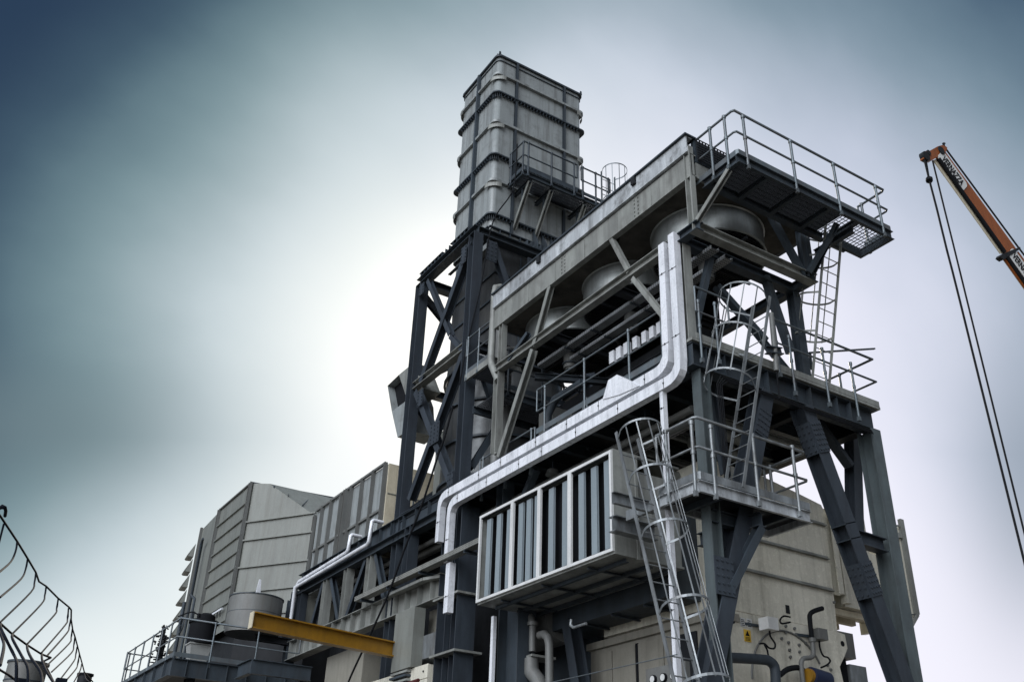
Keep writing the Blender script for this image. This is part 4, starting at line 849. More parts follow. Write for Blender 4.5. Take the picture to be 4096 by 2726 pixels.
MB().tube(smooth([(7.72, 30.6, lz+1.5), (7.5, 30.7, lz+1.58), (7.2, 31.0, lz+1.45)]), .022, 8).build('cable', 'black', pt)
iv = thing('fitting_manifold', 'upright cluster of small dark pipe fittings at the railing corner', 'pipework', (7.35, 33.0, lz)); rs = random.Random(5)
MB().cyl((7.3, 33.0, lz), (7.3, 33.0, lz+1.5), .07, 12).cyl((7.45, 33.3, lz), (7.45, 33.3, lz+1.3), .06, 12).build('header', 'dark', iv)
mb = MB()
for k in range(70):
    p = V((7.3+rs.uniform(-.12, .2), 33.1+rs.uniform(-.42, .4), lz+.05+rs.random()*1.45)); q = p+V((rs.uniform(-.12, .02), rs.uniform(-.08, .08), rs.uniform(-.04, .04))); r_k = rs.uniform(.018, .045); mb.cyl(p, q, r_k, 8, r_k*.7)
mb.build('fitting', 'dark', iv)
ld = thing('cable_bridge', 'bright slanting light strip with clipped cables on the hood above the regulator', 'cable tray', (9.6, 35, 9.2))
p, q = gx(9.66, 17, 1075, 468), gx(9.66, 17, 1280, 345); MB().bar(p, q, 'B', .07, .05).build('strip', 'white', ld)
for k in range(7): a_ = lerp(p, q, (k+.5)/7); MB().tube(smooth([a_, a_+V((0, .05, -.12)), a_+V((0, -.05, -.25))]), .02, 6).build('clip', 'dark', ld)
vp = thing('valve_pipework', 'pipes with round hand wheel behind the railing at the lower left', 'pipework', (7.6, 31.6, lz))
MB().tube([(7.5, 31.8, lz), (7.5, 31.8, lz+2.1)], .06, 10).tube([(7.75, 31.6, lz), (7.75, 31.6, lz+2.2), (7.6, 31.7, lz+2.35)], .04, 10).build('pipe', 'slate', vp)
MB().tube([V((7.4, 31.2, lz+1.25))+V((0, math.cos(k*.524)*.22, math.sin(k*.524)*.22)) for k in range(12)], .02, 6, closed=True).bar((7.4, 30.98, lz+1.25), (7.4, 31.42, lz+1.25), 'B', .02, .02).build('hand_wheel', 'slate', vp)
mb = MB()
for i in range(5): mb.bar((7.9, 32.0, lz+.3+.25*i), (8.3, 32.0, lz+.3+.25*i), 'B', .04, .04)
mb.bar((7.9, 32, lz), (7.9, 32, lz+1.9), 'C', .08, .05, (0, 1, 0)); mb.bar((8.3, 32, lz), (8.3, 32, lz+1.9), 'C', .08, .05, (0, 1, 0)); mb.build('pipe_rack', 'slate', vp)
# ================================================================== cowl left of the tower
cw = thing('exhaust_cowl', 'angled sheet metal cowl with a dark open mouth, sticking out left of the tower', 'vent', (11.3, 24.8, 13))
cx_ = 10.95
P = [gx(cx_, 16, *p) for p in [(0, 370), (120, 255), (45, 640), (205, 520), (105, 910), (215, 830)]]
mb = MB()
out_ = [P[0], P[1], P[3], P[2]]
d_in = V((.9, 0, 0))
mb = MB().add([P[0], P[2], P[4], P[5], P[3], P[1]]+[p+d_in for p in (P[0], P[2], P[4], P[5], P[3], P[1])], [(1, 2, 3, 4), (0, 6, 7, 1), (1, 7, 8, 2), (2, 8, 9, 3), (5, 4, 10, 11), (0, 5, 11, 6), (4, 3, 9, 10)])
mb.build('shell', 'stack', cw)
MB().add([p+V((.25, 0, 0)) for p in (P[0], P[2], P[3], P[1])], [(0, 1, 2, 3)]).build('dark_mouth', 'black', cw)
MB().prism([P[1], P[3], V((P[3].x, P[3].y-1.0, P[3].z)), V((P[1].x, P[1].y-1.0, P[1].z))], (.6, 0, 0)).build('neck', 'beam', cw)
# ================================================================== lower centre: cabinets, panels, pipes
def sbox(name, label, cat, a_, b_, mt, group=None, seams=()):
    t_ = thing(name, label, cat, ((a_[0]+b_[0])/2, (a_[1]+b_[1])/2, min(a_[2], b_[2])), group); MB().box(a_, b_).build('body', mt, t_); return t_
# upper casing panels between the chords and the ground (left)
def wallp(label, X, c0, c1, z0, z1, dx, mt='cabinet'):
    a_, b_ = gx(X, *c0), gx(X, *c1); z0 = a_.z if z0 is None else z0; z1 = b_.z if z1 is None else z1
    return sbox('wall_panel', label, 'panel', (X, b_.y, z0), (X+dx, a_.y, z1), mt)
o = wallp('tall grey casing panel under the left end of the girder', 11.2, (6, 1020, 1500), (6, 1300, 1180), 1.5, 7.3, .8); yy_ = gx(11.2, 6, 1020, 1500).y
MB().box((11.185, gx(11.2, 6, 1300, 1180).y, 5.2), (11.199, yy_, 5.23)).build('seam', 'dark', o)
o = wallp('grey casing panel hanging below the girder, right of the yellow beam', 10.46, (20, 440, 1140), (20, 730, 1000), 5.95, 7.36, .3, 'hood')
ya_, yb_ = gx(10.46, 20, 440, 1140).y, gx(10.46, 20, 690, 1000).y
for k in range(5): MB().box((10.45-.03*(k % 2), yb_, 5.86-.10*k), (10.8, ya_-.02, 5.91-.10*k)).build('bellows_ring', 'slate' if k % 2 else 'beam', o)
o = wallp('small grey panel tucked against the broad column below the girder', 11.1, (20, 970, 780), (20, 1165, 740), 6.75, 7.42, .5)
mb = MB()
for k in range(7): mb.box((11.0, gx(11.0, 20, 940+30*k, 830).y, 6.62), (11.09, gx(11.0, 20, 952+30*k, 830).y, 6.72))
mb.box((11.0, gx(11.0, 20, 1165, 740).y, 6.72), (11.6, gx(11.0, 20, 930, 800).y, 6.75)); mb.build('bolted_flange', 'slate', o)
o = MB().box((12.3, 19.0, 0), (12.4, 31, 9.9)).build('dark_backdrop', 'dark'); tag(o, 'added black backdrop for the dark void behind the panels under the lattice girder', 'wall')  # black sheet standing in for deep shade, closes the sky gap
o = sbox('switch_box', 'flat grey galvanised box beside the broad column', 'box', gx(10.75, 20, 655, 1305), V((11.3, gx(10.75, 20, 1130, 820).y, gx(10.75, 20, 690, 965).z)), 'galv')
o = thing('bolted_panel_row', 'row of pale bolted aluminium panels along the bottom edge', 'panel', (10.6, 21.5, 4.8))
y0_, y1_ = 20.5, 25.5; zz = gx(10.6, 20, 700, 1400).z
mb = MB().box((10.6, y0_, zz-1.2), (10.9, y1_, zz+.02)); mb.box((10.57, y0_, zz-.28), (10.6, 22.35, zz+.03)); mb.box((10.57, 22.38, zz-.30), (10.6, 23.0, zz+.0)); mb.box((10.57, 23.04, zz-.34), (10.6, 24.2, zz-.1)); mb.box((10.57, y0_, zz-.7), (10.6, 21.4, zz-.3)); mb.box((10.57, 21.43, zz-.75), (10.6, 23.0, zz-.33)); mb.box((10.57, 23.04, zz-.9), (10.6, 25.4, zz-.37)); mb.build('panel', 'panel', o)
mb = MB()
for i in range(14): mb.bolts((10.57, 20.7+i*.34, zz-.12-.35*(i % 2)), (0, .01, 0), (0, 0, .01), (-1, 0, 0), 1, 1, .025)
mb.build('bolt', 'dark', o)
o = MB().tube([(10.4, 20.6, zz-.35), (10.4, 21.6, zz-.37), (10.4, 22.6, zz-.5), (10.4, 22.7, zz-.9)], .045, 8).box((10.3, 21.2, zz-.8), (10.45, 21.45, zz-.45)).build('red_pipe', 'red'); tag(o, 'dark red pipe and valve block in front of the bolted panels', 'pipe')
# cabinets in the middle
cb = thing('control_cabinet', 'pale beige cabinet wall with three tall doors and black handles, under the filter box', 'cabinet', (12.6, 15.3, 0))
cz = 5.92; CX = 12.5
MB().box((CX, 13.1, 0), (CX+.5, 16.8, cz)).build('body', 'cabinet', cb)
MB().box((CX-.08, 12.9, cz-.02), (CX+.5, 16.85, cz+.12)).build('cornice', 'cabinet', cb)
for (p, q) in ((16.05, 16.75), (15.3, 16.02), (14.45, 15.2)):
    dr = MB().box((CX-.03, p, 2.0), (CX, q, cz-.12)).build('door', 'cabinet', cb)
    h0 = V((CX-.05, p+.35, 4.75)); MB().tube([h0-V((-.02, 0, .13)), h0-V((.02, 0, .1)), h0+V((-.02, 0, .1)), h0+V((.02, 0, .13))], .018, 6).build('handle', 'black', dr)
MB().box((CX-.028, 15.215, 2), (CX-.001, 15.285, cz-.1)).build('gap', 'black', cb)
MB().box((CX-.035, 13.5, 2), (CX-.001, 14.2, cz-.15)).build('dark_opening', 'dark', cb)
o = sbox('casing_wall', 'stained beige casing wall above the row of cabinet doors', 'wall', (13.2, 13.4, cz+.15), (13.5, 17.6, 7.9), 'cabinet')
MB().box((13.185, 14.6, 6.6), (13.199, 14.9, 6.95)).build('label_plate', 'dark', o)
gpn = thing('gauge_panel', 'grey gauge board with three round dials behind the ladder foot', 'gauge', (11.4, 12.9, 3.6))
g0, g1 = gx(11.4, 13, 905, 1430), gx(11.4, 13, 1335, 1340)
MB().box((11.4, g1.y, 3.0), (11.5, g0.y, g0.z)).build('board', 'tank', gpn)
for c in ((1000, 1540), (1112, 1520), (1222, 1500)):
    p = gx(11.4, 13, *c); r_ = .075; dl_ = MB().cyl(p, p-V((.05, 0, 0)), r_, 20).build('dial', 'black', gpn); MB().cyl(p-V((.05, 0, 0)), p-V((.055, 0, 0)), r_*.78, 20).build('dial_face', 'signw', dl_)
# pipes under the filter house
def pipe(label, pts, r, mt='tank', name='pipe', fl=()):
    root = thing(name, label, 'pipe', tuple(pts[0])); MB().tube(pts, r, 16).build('run', mt, root)
    for z in fl:
        p = V(z); MB().cyl(p-V((0, 0, .035)), p+V((0, 0, .035)), r*1.55, 20).build('flange', mt, root)
    return root
PX = 11.3
u = [gx(PX, 21, *p) for p in [(470, 440), (520, 500), (545, 600), (540, 900), (540, 1060)]]
pipe('grey flanged pipe dropping from under the filter box, thinner upper length', u, .075, fl=[u[2]])
u = [gx(PX, 21, *p) for p in [(520, 1180), (530, 1400), (640, 1540), (700, 1700)]]
pipe('wide grey pipe elbow below the bracket, near the bottom edge', u, .15)
u = [gx(PX, 21, *p) for p in [(660, 790), (740, 770), (800, 830), (820, 950), (822, 1300), (825, 1800)]]
pipe('grey pipe with a top bend, right of the flanged one', u, .085)
o = MB().prism([gx(PX-.1, 21, *p) for p in [(345, 1160), (535, 1090), (535, 1130), (345, 1190)]], (.6, 0, 0)).build('pipe_bracket', 'beam'); tag(o, 'flat grey angle bracket holding the two pipes', 'bracket')
q = gx(12.2, 21, 850, 560); o = MB().cyl(q+V((0, -.6, 0)), q+V((0, 1.2, 0)), .55, 32).build('oil_tank', 'tank'); tag(o, 'round dark horizontal tank end behind the grey pipes', 'tank')
bk = thing('leaning_strut', 'dark sloping steel strut left of the beige cabinets', 'strut', (11.9, 16, 0))
p, q = gx(11.9, 21, 1180, 560), gx(11.9, 21, 1330, 1500); bar(bk, 'shaft', 'navy', p, ext(p, q, 2, .5), 'I', .3, .26, (1, 0, 0))
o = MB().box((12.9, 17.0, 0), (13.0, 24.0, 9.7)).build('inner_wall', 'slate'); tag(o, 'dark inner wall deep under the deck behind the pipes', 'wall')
o = MB().tube([gx(10.9, 21, *p) for p in [(1190, 520), (1180, 620), (1230, 660), (1440, 590)]], .03, 8).build('armoured_hose', 'galv'); tag(o, 'ribbed flexible hose curling under the filter box', 'hose')
o = MB().tube([gz(4.1, 8, 500, 1568), gz(4.1, 8, 1300, 1390)], .007, 6).build('guard_wire', 'rail'); tag(o, 'thin wire crossing in front of the cabinets and the gauge board', 'wire')
# ================================================================== piping beneath the end deck
pb = thing('deck_pipework', 'bundle of thick pipes and elbows slung under the near end of the deck', 'pipework', (13.5, 13.2, 9.2))
for pts, r in (([(12.2, 13.0, 9.3), (13.6, 13.0, 9.3), (13.9, 13.0, 9.1), (13.9, 13.2, 8.7)], .13), ([(11.6, 12.6, 9.45), (13.2, 12.6, 9.45), (13.4, 12.8, 9.45)], .11), ([(12.0, 13.9, 8.9), (14.2, 13.9, 8.9), (14.5, 14.1, 8.9)], .14), ([(13.2, 12.9, 8.95), (13.2, 13.0, 8.5), (13.5, 13.2, 8.35), (14.3, 13.3, 8.35)], .12)):
    MB().tube(pts, r, 16).build('pipe', 'beam', pb)
for y in (12.3, 13.4, 14.4): MB().bar((11.6, y, 9.55), (15.0, y, 9.55), 'C', .12, .08).build('hanger_bar', 'beam', pb)
# ================================================================== turbine enclosure (right)
te = thing('turbine_enclosure', 'pale beige panelled machine enclosure behind the portal legs at lower right', 'enclosure', (14.5, 13.5, 0))
EY = 13.0; ft = [(12.55, 9.05), (gy(EY, 9, 870, 240).x, gy(EY, 9, 870, 240).z), (gy(EY, 9, 1120, 360).x, gy(EY, 9, 1120, 360).z), (gy(EY, 9, 1260, 430).x, gy(EY, 9, 1260, 430).z), (gy(EY, 9, 1290, 490).x, gy(EY, 9, 1290, 490).z)]
br_ = gy(EY, 9, 1365, 1245); ft += [(br_.x, br_.z), (12.55, br_.z)]
MB().prism([(x, EY, z) for x, z in ft], (0, 3.4, 0)).build('upper_casing', 'panel', te)
lw = [gy(EY-.06, 14, *p) for p in [(60, 785), (1230, 1022), (1305, 1050), (1335, 1200), (1300, 1290), (1250, 1400), (1290, 1568)]]
lw = [V((p.x, EY-.06, p.z)) for p in lw]; lw = lw+[V((lw[-1].x, EY-.06, 0)), V((12.7, EY-.06, 0)), V((12.7, EY-.06, lw[0].z))]
MB().prism(lw, (0, .055, 0)).build('end_plate', 'panel', te)
mb = MB()
for c in ((635, 1310, 770), (835, 1340, 975)):
    pass
for (l, r) in (((9, 780, 635), (9, 1310, 770)), ((9, 740, 835), (9, 1340, 975)), ((9, 1100, 500), (9, 1290, 560))):
    p = gy(EY-.04, *l); q = gy(EY-.04, *r); z = (p.z+q.z)/2; mb.bar((12.7 if l[1] < 1000 else p.x, EY-.04, z), (q.x, EY-.04, z), 'L', .07, .07)
mb.build('seam_angle', 'beam', te)
p, q = gy(EY-.05, 9, 1300, 500), gy(EY-.05, 9, 1375, 1050)
MB().bar((p.x+.08, EY-.02, 6.9), (p.x+.08, EY-.02, 8.65), 'C', .16, .14, (0, 1, 0)).bar((p.x+.30, EY+.0, 6.75), (p.x+.30, EY, 8.7), 'B', .14, .16, (0, 1, 0)).bolts((p.x, EY-.1, 6.9), (0, 0, 0), (0, 0, 1.6), (0, -1, 0), 1, 7, .025).build('corner_post', 'panel', te)
p0_x_ = p.x+1.4
MB().box((p.x+.42, EY+.15, 6.75), (p.x+1.45, EY+3.2, 8.9)).build('side_casing', 'panel', te)
mb = MB()
for i in range(6): mb.bar((p.x+.0, EY+.35+i*.45, 6.66), (p.x+1.42, EY+.35+i*.45, 6.66), 'B', .12, .12)
mb.build('underside_rib', 'cream', te)
mb = MB()
for i, (x, y) in enumerate([(655, 960), (750, 985), (655, 1030), (762, 1050), (610, 1095), (685, 1140), (800, 1165), (870, 1145), (697, 1220), (805, 1240), (705, 1295), (1110, 1385), (1145, 1435), (1180, 700)]):
    b0 = gy(EY-.062, 14, x, y); mb.cyl(b0, b0-V((0, .035, 0)), .028, 10)
mb.build('bolt', 'tank', te)
for (x, y, r) in ((85, 900, .055), (1280, 1150, .055)):
    b0 = gy(EY-.061, 14, x, y); MB().cyl(b0, b0-V((0, .004, 0)), r, 16).build('lifting_hole', 'black', te)
q = gy(EY-.062, 14, 700, 1480); MB().tube([V((q.x+math.cos(t*.131)*.98, EY-.075, q.z-.2+math.sin(t*.131)*.98)) for t in range(4, 25)], .02, 8).build('cover_rim', 'tank', te)
b0 = gy(EY-.012, 14, 685, 775); MB().box((b0.x-.05, EY-.012, b0.z-.08), (b0.x+.05, EY-.002, b0.z+.08)).build('dark_plate', 'dark', te)
def plate(label, c0, c1, mt, nm='warning_sign'):
    a_, b_ = gy(EY-.075, 14, *c0), gy(EY-.075, 14, *c1); o = thing(nm, label, 'sign', ((a_.x+b_.x)/2, EY-.075, b_.z)); MB().box((a_.x, EY-.075, b_.z), (b_.x, EY-.066, a_.z)).build('plate', mt, o); return o, a_, b_
o, a_, b_ = plate('yellow rectangular warning sign on the beige enclosure plate', (205, 990), (288, 1135), 'sign')
cx2, w_ = (a_.x+b_.x)/2, (b_.x-a_.x); h_ = a_.z-b_.z
mb = MB().prism([(cx2-w_*.32, EY-.079, b_.z+h_*.48), (cx2+w_*.32, EY-.079, b_.z+h_*.48), (cx2, EY-.079, b_.z+h_*.92)], (0, .004, 0))
for k in range(3): mb.box((a_.x+w_*.15, EY-.079, b_.z+h_*(.1+.11*k)), (b_.x-w_*.15, EY-.0755, b_.z+h_*(.15+.11*k)))
mb.build('symbol', 'ink', o)
for c0, c1, lab in (((165, 862), (226, 968), 'left of two small grey printed notices above the yellow sign'), ((234, 872), (300, 985), 'right of two small grey printed notices above the yellow sign')):
    o, a_, b_ = plate(lab, c0, c1, 'signw', 'notice_plate'); mb = MB(); w_ = b_.x-a_.x; h_ = a_.z-b_.z
    for k in range(4): mb.box((a_.x+w_*.15, EY-.079, b_.z+h_*(.12+.2*k)), (b_.x-w_*(.2+.1*(k % 2)), EY-.0755, b_.z+h_*(.2+.2*k)))
    mb.build('print', 'ink', o)
# pipes, boxes and cables on the plate
yy = EY-.35
u = [gy(yy, 14, *p) for p in [(1050, 768), (940, 805), (922, 860), (940, 1080)]]; u = smooth([gy(yy, 14, 1060, 765), gy(yy, 14, 965, 797), gy(yy, 14, 927, 832), gy(yy, 14, 924, 890), gy(yy, 14, 945, 1085)])
pipe('black bent vent pipe standing in front of the enclosure plate', u, .045, 'black')
u = smooth([gy(yy, 14, *p) for p in [(950, 1110), (960, 1260), (930, 1300), (860, 1310), (832, 1350), (835, 1440), (850, 1568)]])
pipe('pale flanged pipe with a double bend under the black vent', u, .045, 'tank', fl=[u[0]])
u = smooth([gy(yy-.2, 14, *p) for p in [(-250, 1290), (30, 1300), (400, 1322), (490, 1345), (540, 1410), (552, 1560), (552, 1800)]])
pipe('thick dark pipe curving down at the lower right', u, .09, 'slate')
for lab, c, mt, w_ in (('silver junction box on a bracket, left of the black vent pipe', (475, 940), 'alu', .13), ('grey junction box beside the black vent pipe', (1020, 1055), 'tank', .12)):
    c_ = gy(EY-.3, 14, *c); o = thing('junction_box', lab, 'box', tuple(c_), 'junction boxes on the enclosure'); MB().box(c_-V((w_, .12, w_*.85)), c_+V((w_, .12, w_*.85))).build('housing', mt, o); MB().bar(c_+V((-w_-.25, .24, .0)), c_+V((w_*.5, .18, 0)), 'B', .05, .03).build('bracket', 'slate', o)
for lab, pts in (('black cable looping from the silver junction box', [(485, 1000), (495, 1070), (545, 1150), (535, 1200), (480, 1195), (430, 1150), (375, 1150)]), ('black cable falling to the thick dark pipe', [(430, 1160), (460, 1220), (470, 1270), (490, 1300)]), ('black cable looping below the grey junction box', [(1025, 1110), (1035, 1200), (1070, 1280), (1120, 1300), (1145, 1340), (1110, 1380), (1045, 1410)]), ('short curled black cable on the upper casing', [(710, 860), (640, 850), (600, 890), (620, 930), (710, 915)])):
    o = MB().tube(smooth([gy(EY-.28, 14, *p) for p in pts]), .017, 8).build('cable', 'black'); tag(o, lab, 'cable', 'black cables on the enclosure')
mo = thing('pump_motor', 'dark blue motor with a yellow ring at the bottom right', 'motor', tuple(gy(yy, 14, 1010, 1520)))
c_ = gy(EY-.4, 14, 1020, 1520); MB().cyl(c_+V((-.22, 0, 0)), c_+V((.22, 0, -.04)), .17, 24).build('body', 'blue', mo); MB().cyl(c_+V((-.30, 0, .0)), c_+V((-.22, 0, 0)), .13, 24).build('ring', 'yellow', mo)
o = MB().tube(smooth([gy(EY-.3, 14, *p) for p in [(600, 1490), (680, 1430), (790, 1410), (850, 1440)]]), .05, 10).build('hose', 'black'); tag(o, 'thick black hose arching beside the pump motor', 'hose')
o = thing('side_cabinet', 'small galvanised cabinet right of the enclosure plate', 'cabinet', tuple(gy(EY, 14, 1450, 1568)))
a_ = gy(EY+.1, 14, 1355, 1370); b_ = gy(EY+.1, 14, 1535, 1405); MB().box((a_.x, EY+.1, 2.5), (b_.x, EY+.7, a_.z)).build('body', 'galv', o); MB().box((a_.x-.25, EY+.15, 2.5), (a_.x-.03, EY+.6, a_.z+.1)).build('side_rack', 'black', o)
MB().box((a_.x-.2, EY+.2, a_.z+.15), (a_.x+.35, EY+.8, a_.z+.65)).build('upper_box', 'tank', o)
# far right hood
fr = thing('outlet_louvre', 'pale slatted outlet hood past the right portal leg', 'vent', (17.5, 14, 6))
FY = 13.2; C4 = [gy(FY, 19, *p) for p in [(480, 600), (590, 480), (770, 1440), (640, 1568)]]
MB().prism([gy(FY, 19, *p) for p in [(470, 620), (560, 440), (745, 1440), (695, 1568), (640, 1568)]], (0, 1.2, 0)).build('body', 'panel', fr)
MB().bar(gy(FY-.04, 19, 575, 360), gy(FY-.04, 19, 760, 1440), 'B', .08, .12, (0, 1, 0)).build('edge_post', 'beam', fr)
MB().bar(gy(FY-.04, 19, 440, 430), gy(FY-.04, 19, 575, 432), 'B', .04, .04).bar(gy(FY-.04, 19, 450, 540), gy(FY-.04, 19, 590, 540), 'B', .12, .06).build('tie_bar', 'beam', fr)
MB().bar(gy(FY-.04, 19, 620, 1440), gy(FY-.04, 19, 755, 1440), 'B', .02, .02).build('seam', 'slate', fr)
p, q = gy(FY-.06, 19, 770, 1440), gy(FY-.06, 19, 700, 1568); MB().bar(p, q+(q-p)*.6, 'B', .05, .08, (0, 1, 0)).build('lower_lip', 'beam', fr)
a_ = gy(FY, 19, 560, 700); MB().box((p0_x_, FY+.25, 6.9), (a_.x+.2, FY+1.15, 8.2)).build('link_duct', 'panel', fr)
# thin antenna-like bar on the deck
o = MB().bar(gy(11.6, 5, 905, 585), gy(11.6, 5, 1280, 562), 'B', .03, .05).bar(gy(11.6, 5, 912, 585), gy(11.6, 5, 922, 680), 'B', .04, .04, (1, 0, 0)).build('pointing_bar', 'slate'); tag(o, 'thin dark bar pointing right above the deck railing', 'bar')
# white equipment strip behind the long railing
ws = thing('relay_strip', 'row of small white boxes behind the railing below the fans', 'equipment', (11.6, 13, 11))
for i, x in enumerate((1163, 1235, 1312, 1405, 1500, 1580, 1655)):
    c0 = gx(11.5, 15, x-24, 940-int((x-1163)*.62)); c1 = gx(11.5, 15, x+26, 1030-int((x-1163)*.62)); MB().box((11.5, c1.y, c1.z), (11.6, c0.y, c0.z)).build('box', 'white', ws)
for z in (10.9, 10.97, 11.04): MB().tube([(11.45, 11.8, z+.0), (11.45, 14.6, z)], .02, 6).build('cable', 'black', ws)
MB().bar((11.55, 11.8, 10.86), (11.55, 14.6, 10.86), 'C', .1, .08).build('rail', 'slate', ws)
o = thing('vertical_flood_lamp', 'dark slim lamp tube hanging in front of the portal beam by the ladder head', 'lamp', tuple(gy(10.9, 22, 800, 1000)))
p, q = gy(10.9, 22, 745, 400), gy(10.9, 22, 800, 1000); MB().tube([p, q], .05, 10).build('tube', 'tank', o); MB().tube([q, gy(10.9, 22, 830, 1290)], .014, 6).build('cable', 'black', o)
MB().bar(gy(10.9, 22, 690, 780), gy(10.9, 22, 850, 800), 'I', .14, .12).build('arm', 'navy', o)
o = thing('deck_duct', 'grey pipes and boxes on the service deck, with an added dark backing block', 'equipment', (12.6, 15.5, 10.2))
for y, h_ in ((16.8, 1.1), (15.4, .9), (17.6, 1.6)): MB().box((12.0, y, 10.2), (12.8, y+.6, 10.2+h_)).build('casing', 'tank', o)
MB().box((12.8, 13.3, 10.2), (13.5, 19.85, 12.35)).build('casing', 'dark', o)  # added dark block, hides the sky behind the relay boxes
MB().tube([(11.6, 17.2, 10.2), (11.6, 17.2, 11.3), (11.6, 16.9, 11.6), (11.6, 15.8, 11.6)], .09, 12).tube([(12.4, 13, 10.6), (12.4, 18, 10.6)], .14, 14).build('pipe', 'slate', o)
MB().bar((11.2, 17.2, 12.2), (13.6, 16.0, 12.2), 'I', .16, .14).build('cross_rail', 'slate', o)
# dangling black cable down the long side
u = [gx(10.15, c, x, y) for c, x, y in ((1, 690, 990), (1, 640, 1280))]
o = MB().tube(smooth([gx(10.2, 3, 490, 1130), gx(10.2, 3, 430, 1350), gx(10.2, 16, 530, 1080), gx(10.2, 7, 600, 20), gx(10.2, 7, 490, 360), gx(10.2, 7, 380, 640), gx(10.2, 7, 260, 970), gx(10.2, 7, 130, 1260), gx(10.2, 7, 0, 1540), gx(10.2, 7, -30, 1640)]), .028, 8).build('hanging_cable', 'black'); tag(o, 'long black cable hanging diagonally across the girders to the bottom edge', 'cable')
o = MB().tube(smooth([(11.75, 19.3, 21.2), (11.7, 19.35, 19.5), (11.2, 19.6, 18.2), (11.0, 19.75, 16), (10.72, 19.8, 14.2), gx(10.6, 3, 530, 1000)]), .02, 8).build('hanging_cable', 'black'); tag(o, 'black cable hanging from the chimney platform down the tower corner', 'cable')
# ================================================================== background tanks
o = thing('storage_tank', 'round grey storage tank behind the wire fence', 'tank', (2.6, 28, 0))
p = gy(27, 10, 85, 1390); q = gy(27, 10, 400, 1390); r = (q.x-p.x)/2; c_ = V(((p.x+q.x)/2, 27+r, 0)); MB().rev(c_, [(.01, 0), (r, 0), (r, p.z), (.01, p.z)], 48).build('shell', 'tank', o); MB().rev(c_+V((0, 0, p.z-.45)), [(r, 0), (r+.012, 0), (r+.012, .03), (r, .03)], 48).rev(c_+V((0, 0, p.z-.02)), [(r, 0), (r+.03, 0), (r+.03, .05), (r, .05)], 48).build('band', 'slate', o)
o = thing('storage_tank', 'small dark drum top just right of the wire fence', 'tank', (5, 27, 0))
p = gy(27, 10, 605, 1500); q = gy(27, 10, 715, 1500); r = (q.x-p.x)/2; MB().rev(V(((p.x+q.x)/2, 27+r, 0)), [(.01, 0), (r, 0), (r, p.z), (.01, p.z)], 32).build('shell', 'dark', o); MB().rev(V(((p.x+q.x)/2, 27+r, p.z-.02)), [(r, 0), (r+.03, 0), (r+.03, .05), (r, .05)], 32).build('rim', 'black', o)
# ================================================================== wire fence
fe = thing('wire_fence', 'dark bent bar fence top curving in at the lower left, close to the camera', 'fence', tuple(gz(0, 10, 300, 1500)))
fe.location = (0.9, 8, 0); fe['_w'] = (0.9, 8, 0)
T0 = [(-60, 235), (0, 305), (130, 500), (210, 630), (272, 735), (296, 805), (350, 840), (440, 930), (525, 1000), (541, 1020), (540, 1090), (552, 1170), (570, 1225), (590, 1300), (605, 1360), (622, 1420), (640, 1490), (700, 1560), (730, 1600)]
T1 = [(-40, 1085), (0, 1120), (95, 1205), (205, 1285), (315, 1355), (385, 1382)]
Zt, Zk, Zs = 3.5, 3.3, 2.9
MB().tube([gz(Zt, 10, *p) for p in T0], .0068, 8).build('top_wire', 'fence', fe)
MB().tube([gz(Zs, 10, *p) for p in T1]+[gz(Zs, 10, 330, 1410), gz(Zs, 10, 410, 1568), gz(Zs, 10, 470, 1680)], .0068, 8).build('middle_wire', 'fence', fe)
MB().tube([gz(2.7, 10, *p) for p in [(-40, 1440), (0, 1475), (60, 1510), (150, 1575)]], .0075, 8).build('lower_wire', 'fence', fe)
bars = [[(30, 365), (-10, 520)], [(130, 500), (120, 570), (82, 655), (-20, 745)], [(210, 630), (195, 710), (160, 785), (0, 925)], [(272, 740), (262, 810), (235, 885), (0, 1115)], [(350, 845), (340, 910), (315, 975), (95, 1200)], [(442, 935), (430, 1010), (412, 1060), (205, 1280)],
        [(520, 1008), (512, 1090), (495, 1135), (315, 1345)], [(538, 1085), (525, 1150), (508, 1195), (355, 1370)], [(549, 1165), (540, 1230), (525, 1275), (352, 1445)], [(568, 1225), (560, 1290), (543, 1345), (392, 1490)], [(585, 1300), (575, 1360), (560, 1410), (440, 1568)], [(603, 1355), (590, 1430), (575, 1470), (490, 1568)], [(620, 1430), (608, 1480), (560, 1568)], [(638, 1490), (650, 1540), (680, 1568)]]
for b_ in bars:
    n = len(b_); zs = [Zt]+[Zt+(Zs-Zt)*(.12 if i == 1 else .35 if i == 2 else 1) for i in range(1, n)]
    if n < 4: zs = [Zt, Zt-.12, Zt-.3][:n]
    MB().tube(smooth([gz(z, 10, *p) for z, p in zip(zs, b_)], 4), .0062, 8).build('bent_bar', 'fence', fe)
for b_ in [[(-20, 1150), (22, 1250), (28, 1310), (0, 1440)], [(0, 1125), (20, 1190), (110, 1370), (125, 1420), (122, 1620)], [(95, 1205), (95, 1240), (165, 1370), (212, 1465), (205, 1640)], [(205, 1287), (210, 1325), (240, 1390), (310, 1495), (318, 1620)], [(318, 1355), (320, 1400), (350, 1480), (405, 1568), (430, 1620)]]:
    n = len(b_); zs = [Zs-(i/(n-1))*.5 for i in range(n)]
    MB().tube(smooth([gz(z, 10, *p) for z, p in zip(zs, b_)], 4), .0075, 8).build('lower_bar', 'fence', fe)
o = MB().tube([gz(3.9, 10, *p) for p in [(-5, 250), (15, 238), (38, 245), (44, 270), (38, 308)]], .012, 8).build('wire_hook', 'fence'); tag(o, 'small hook of bent wire above the fence at the left edge', 'hook')
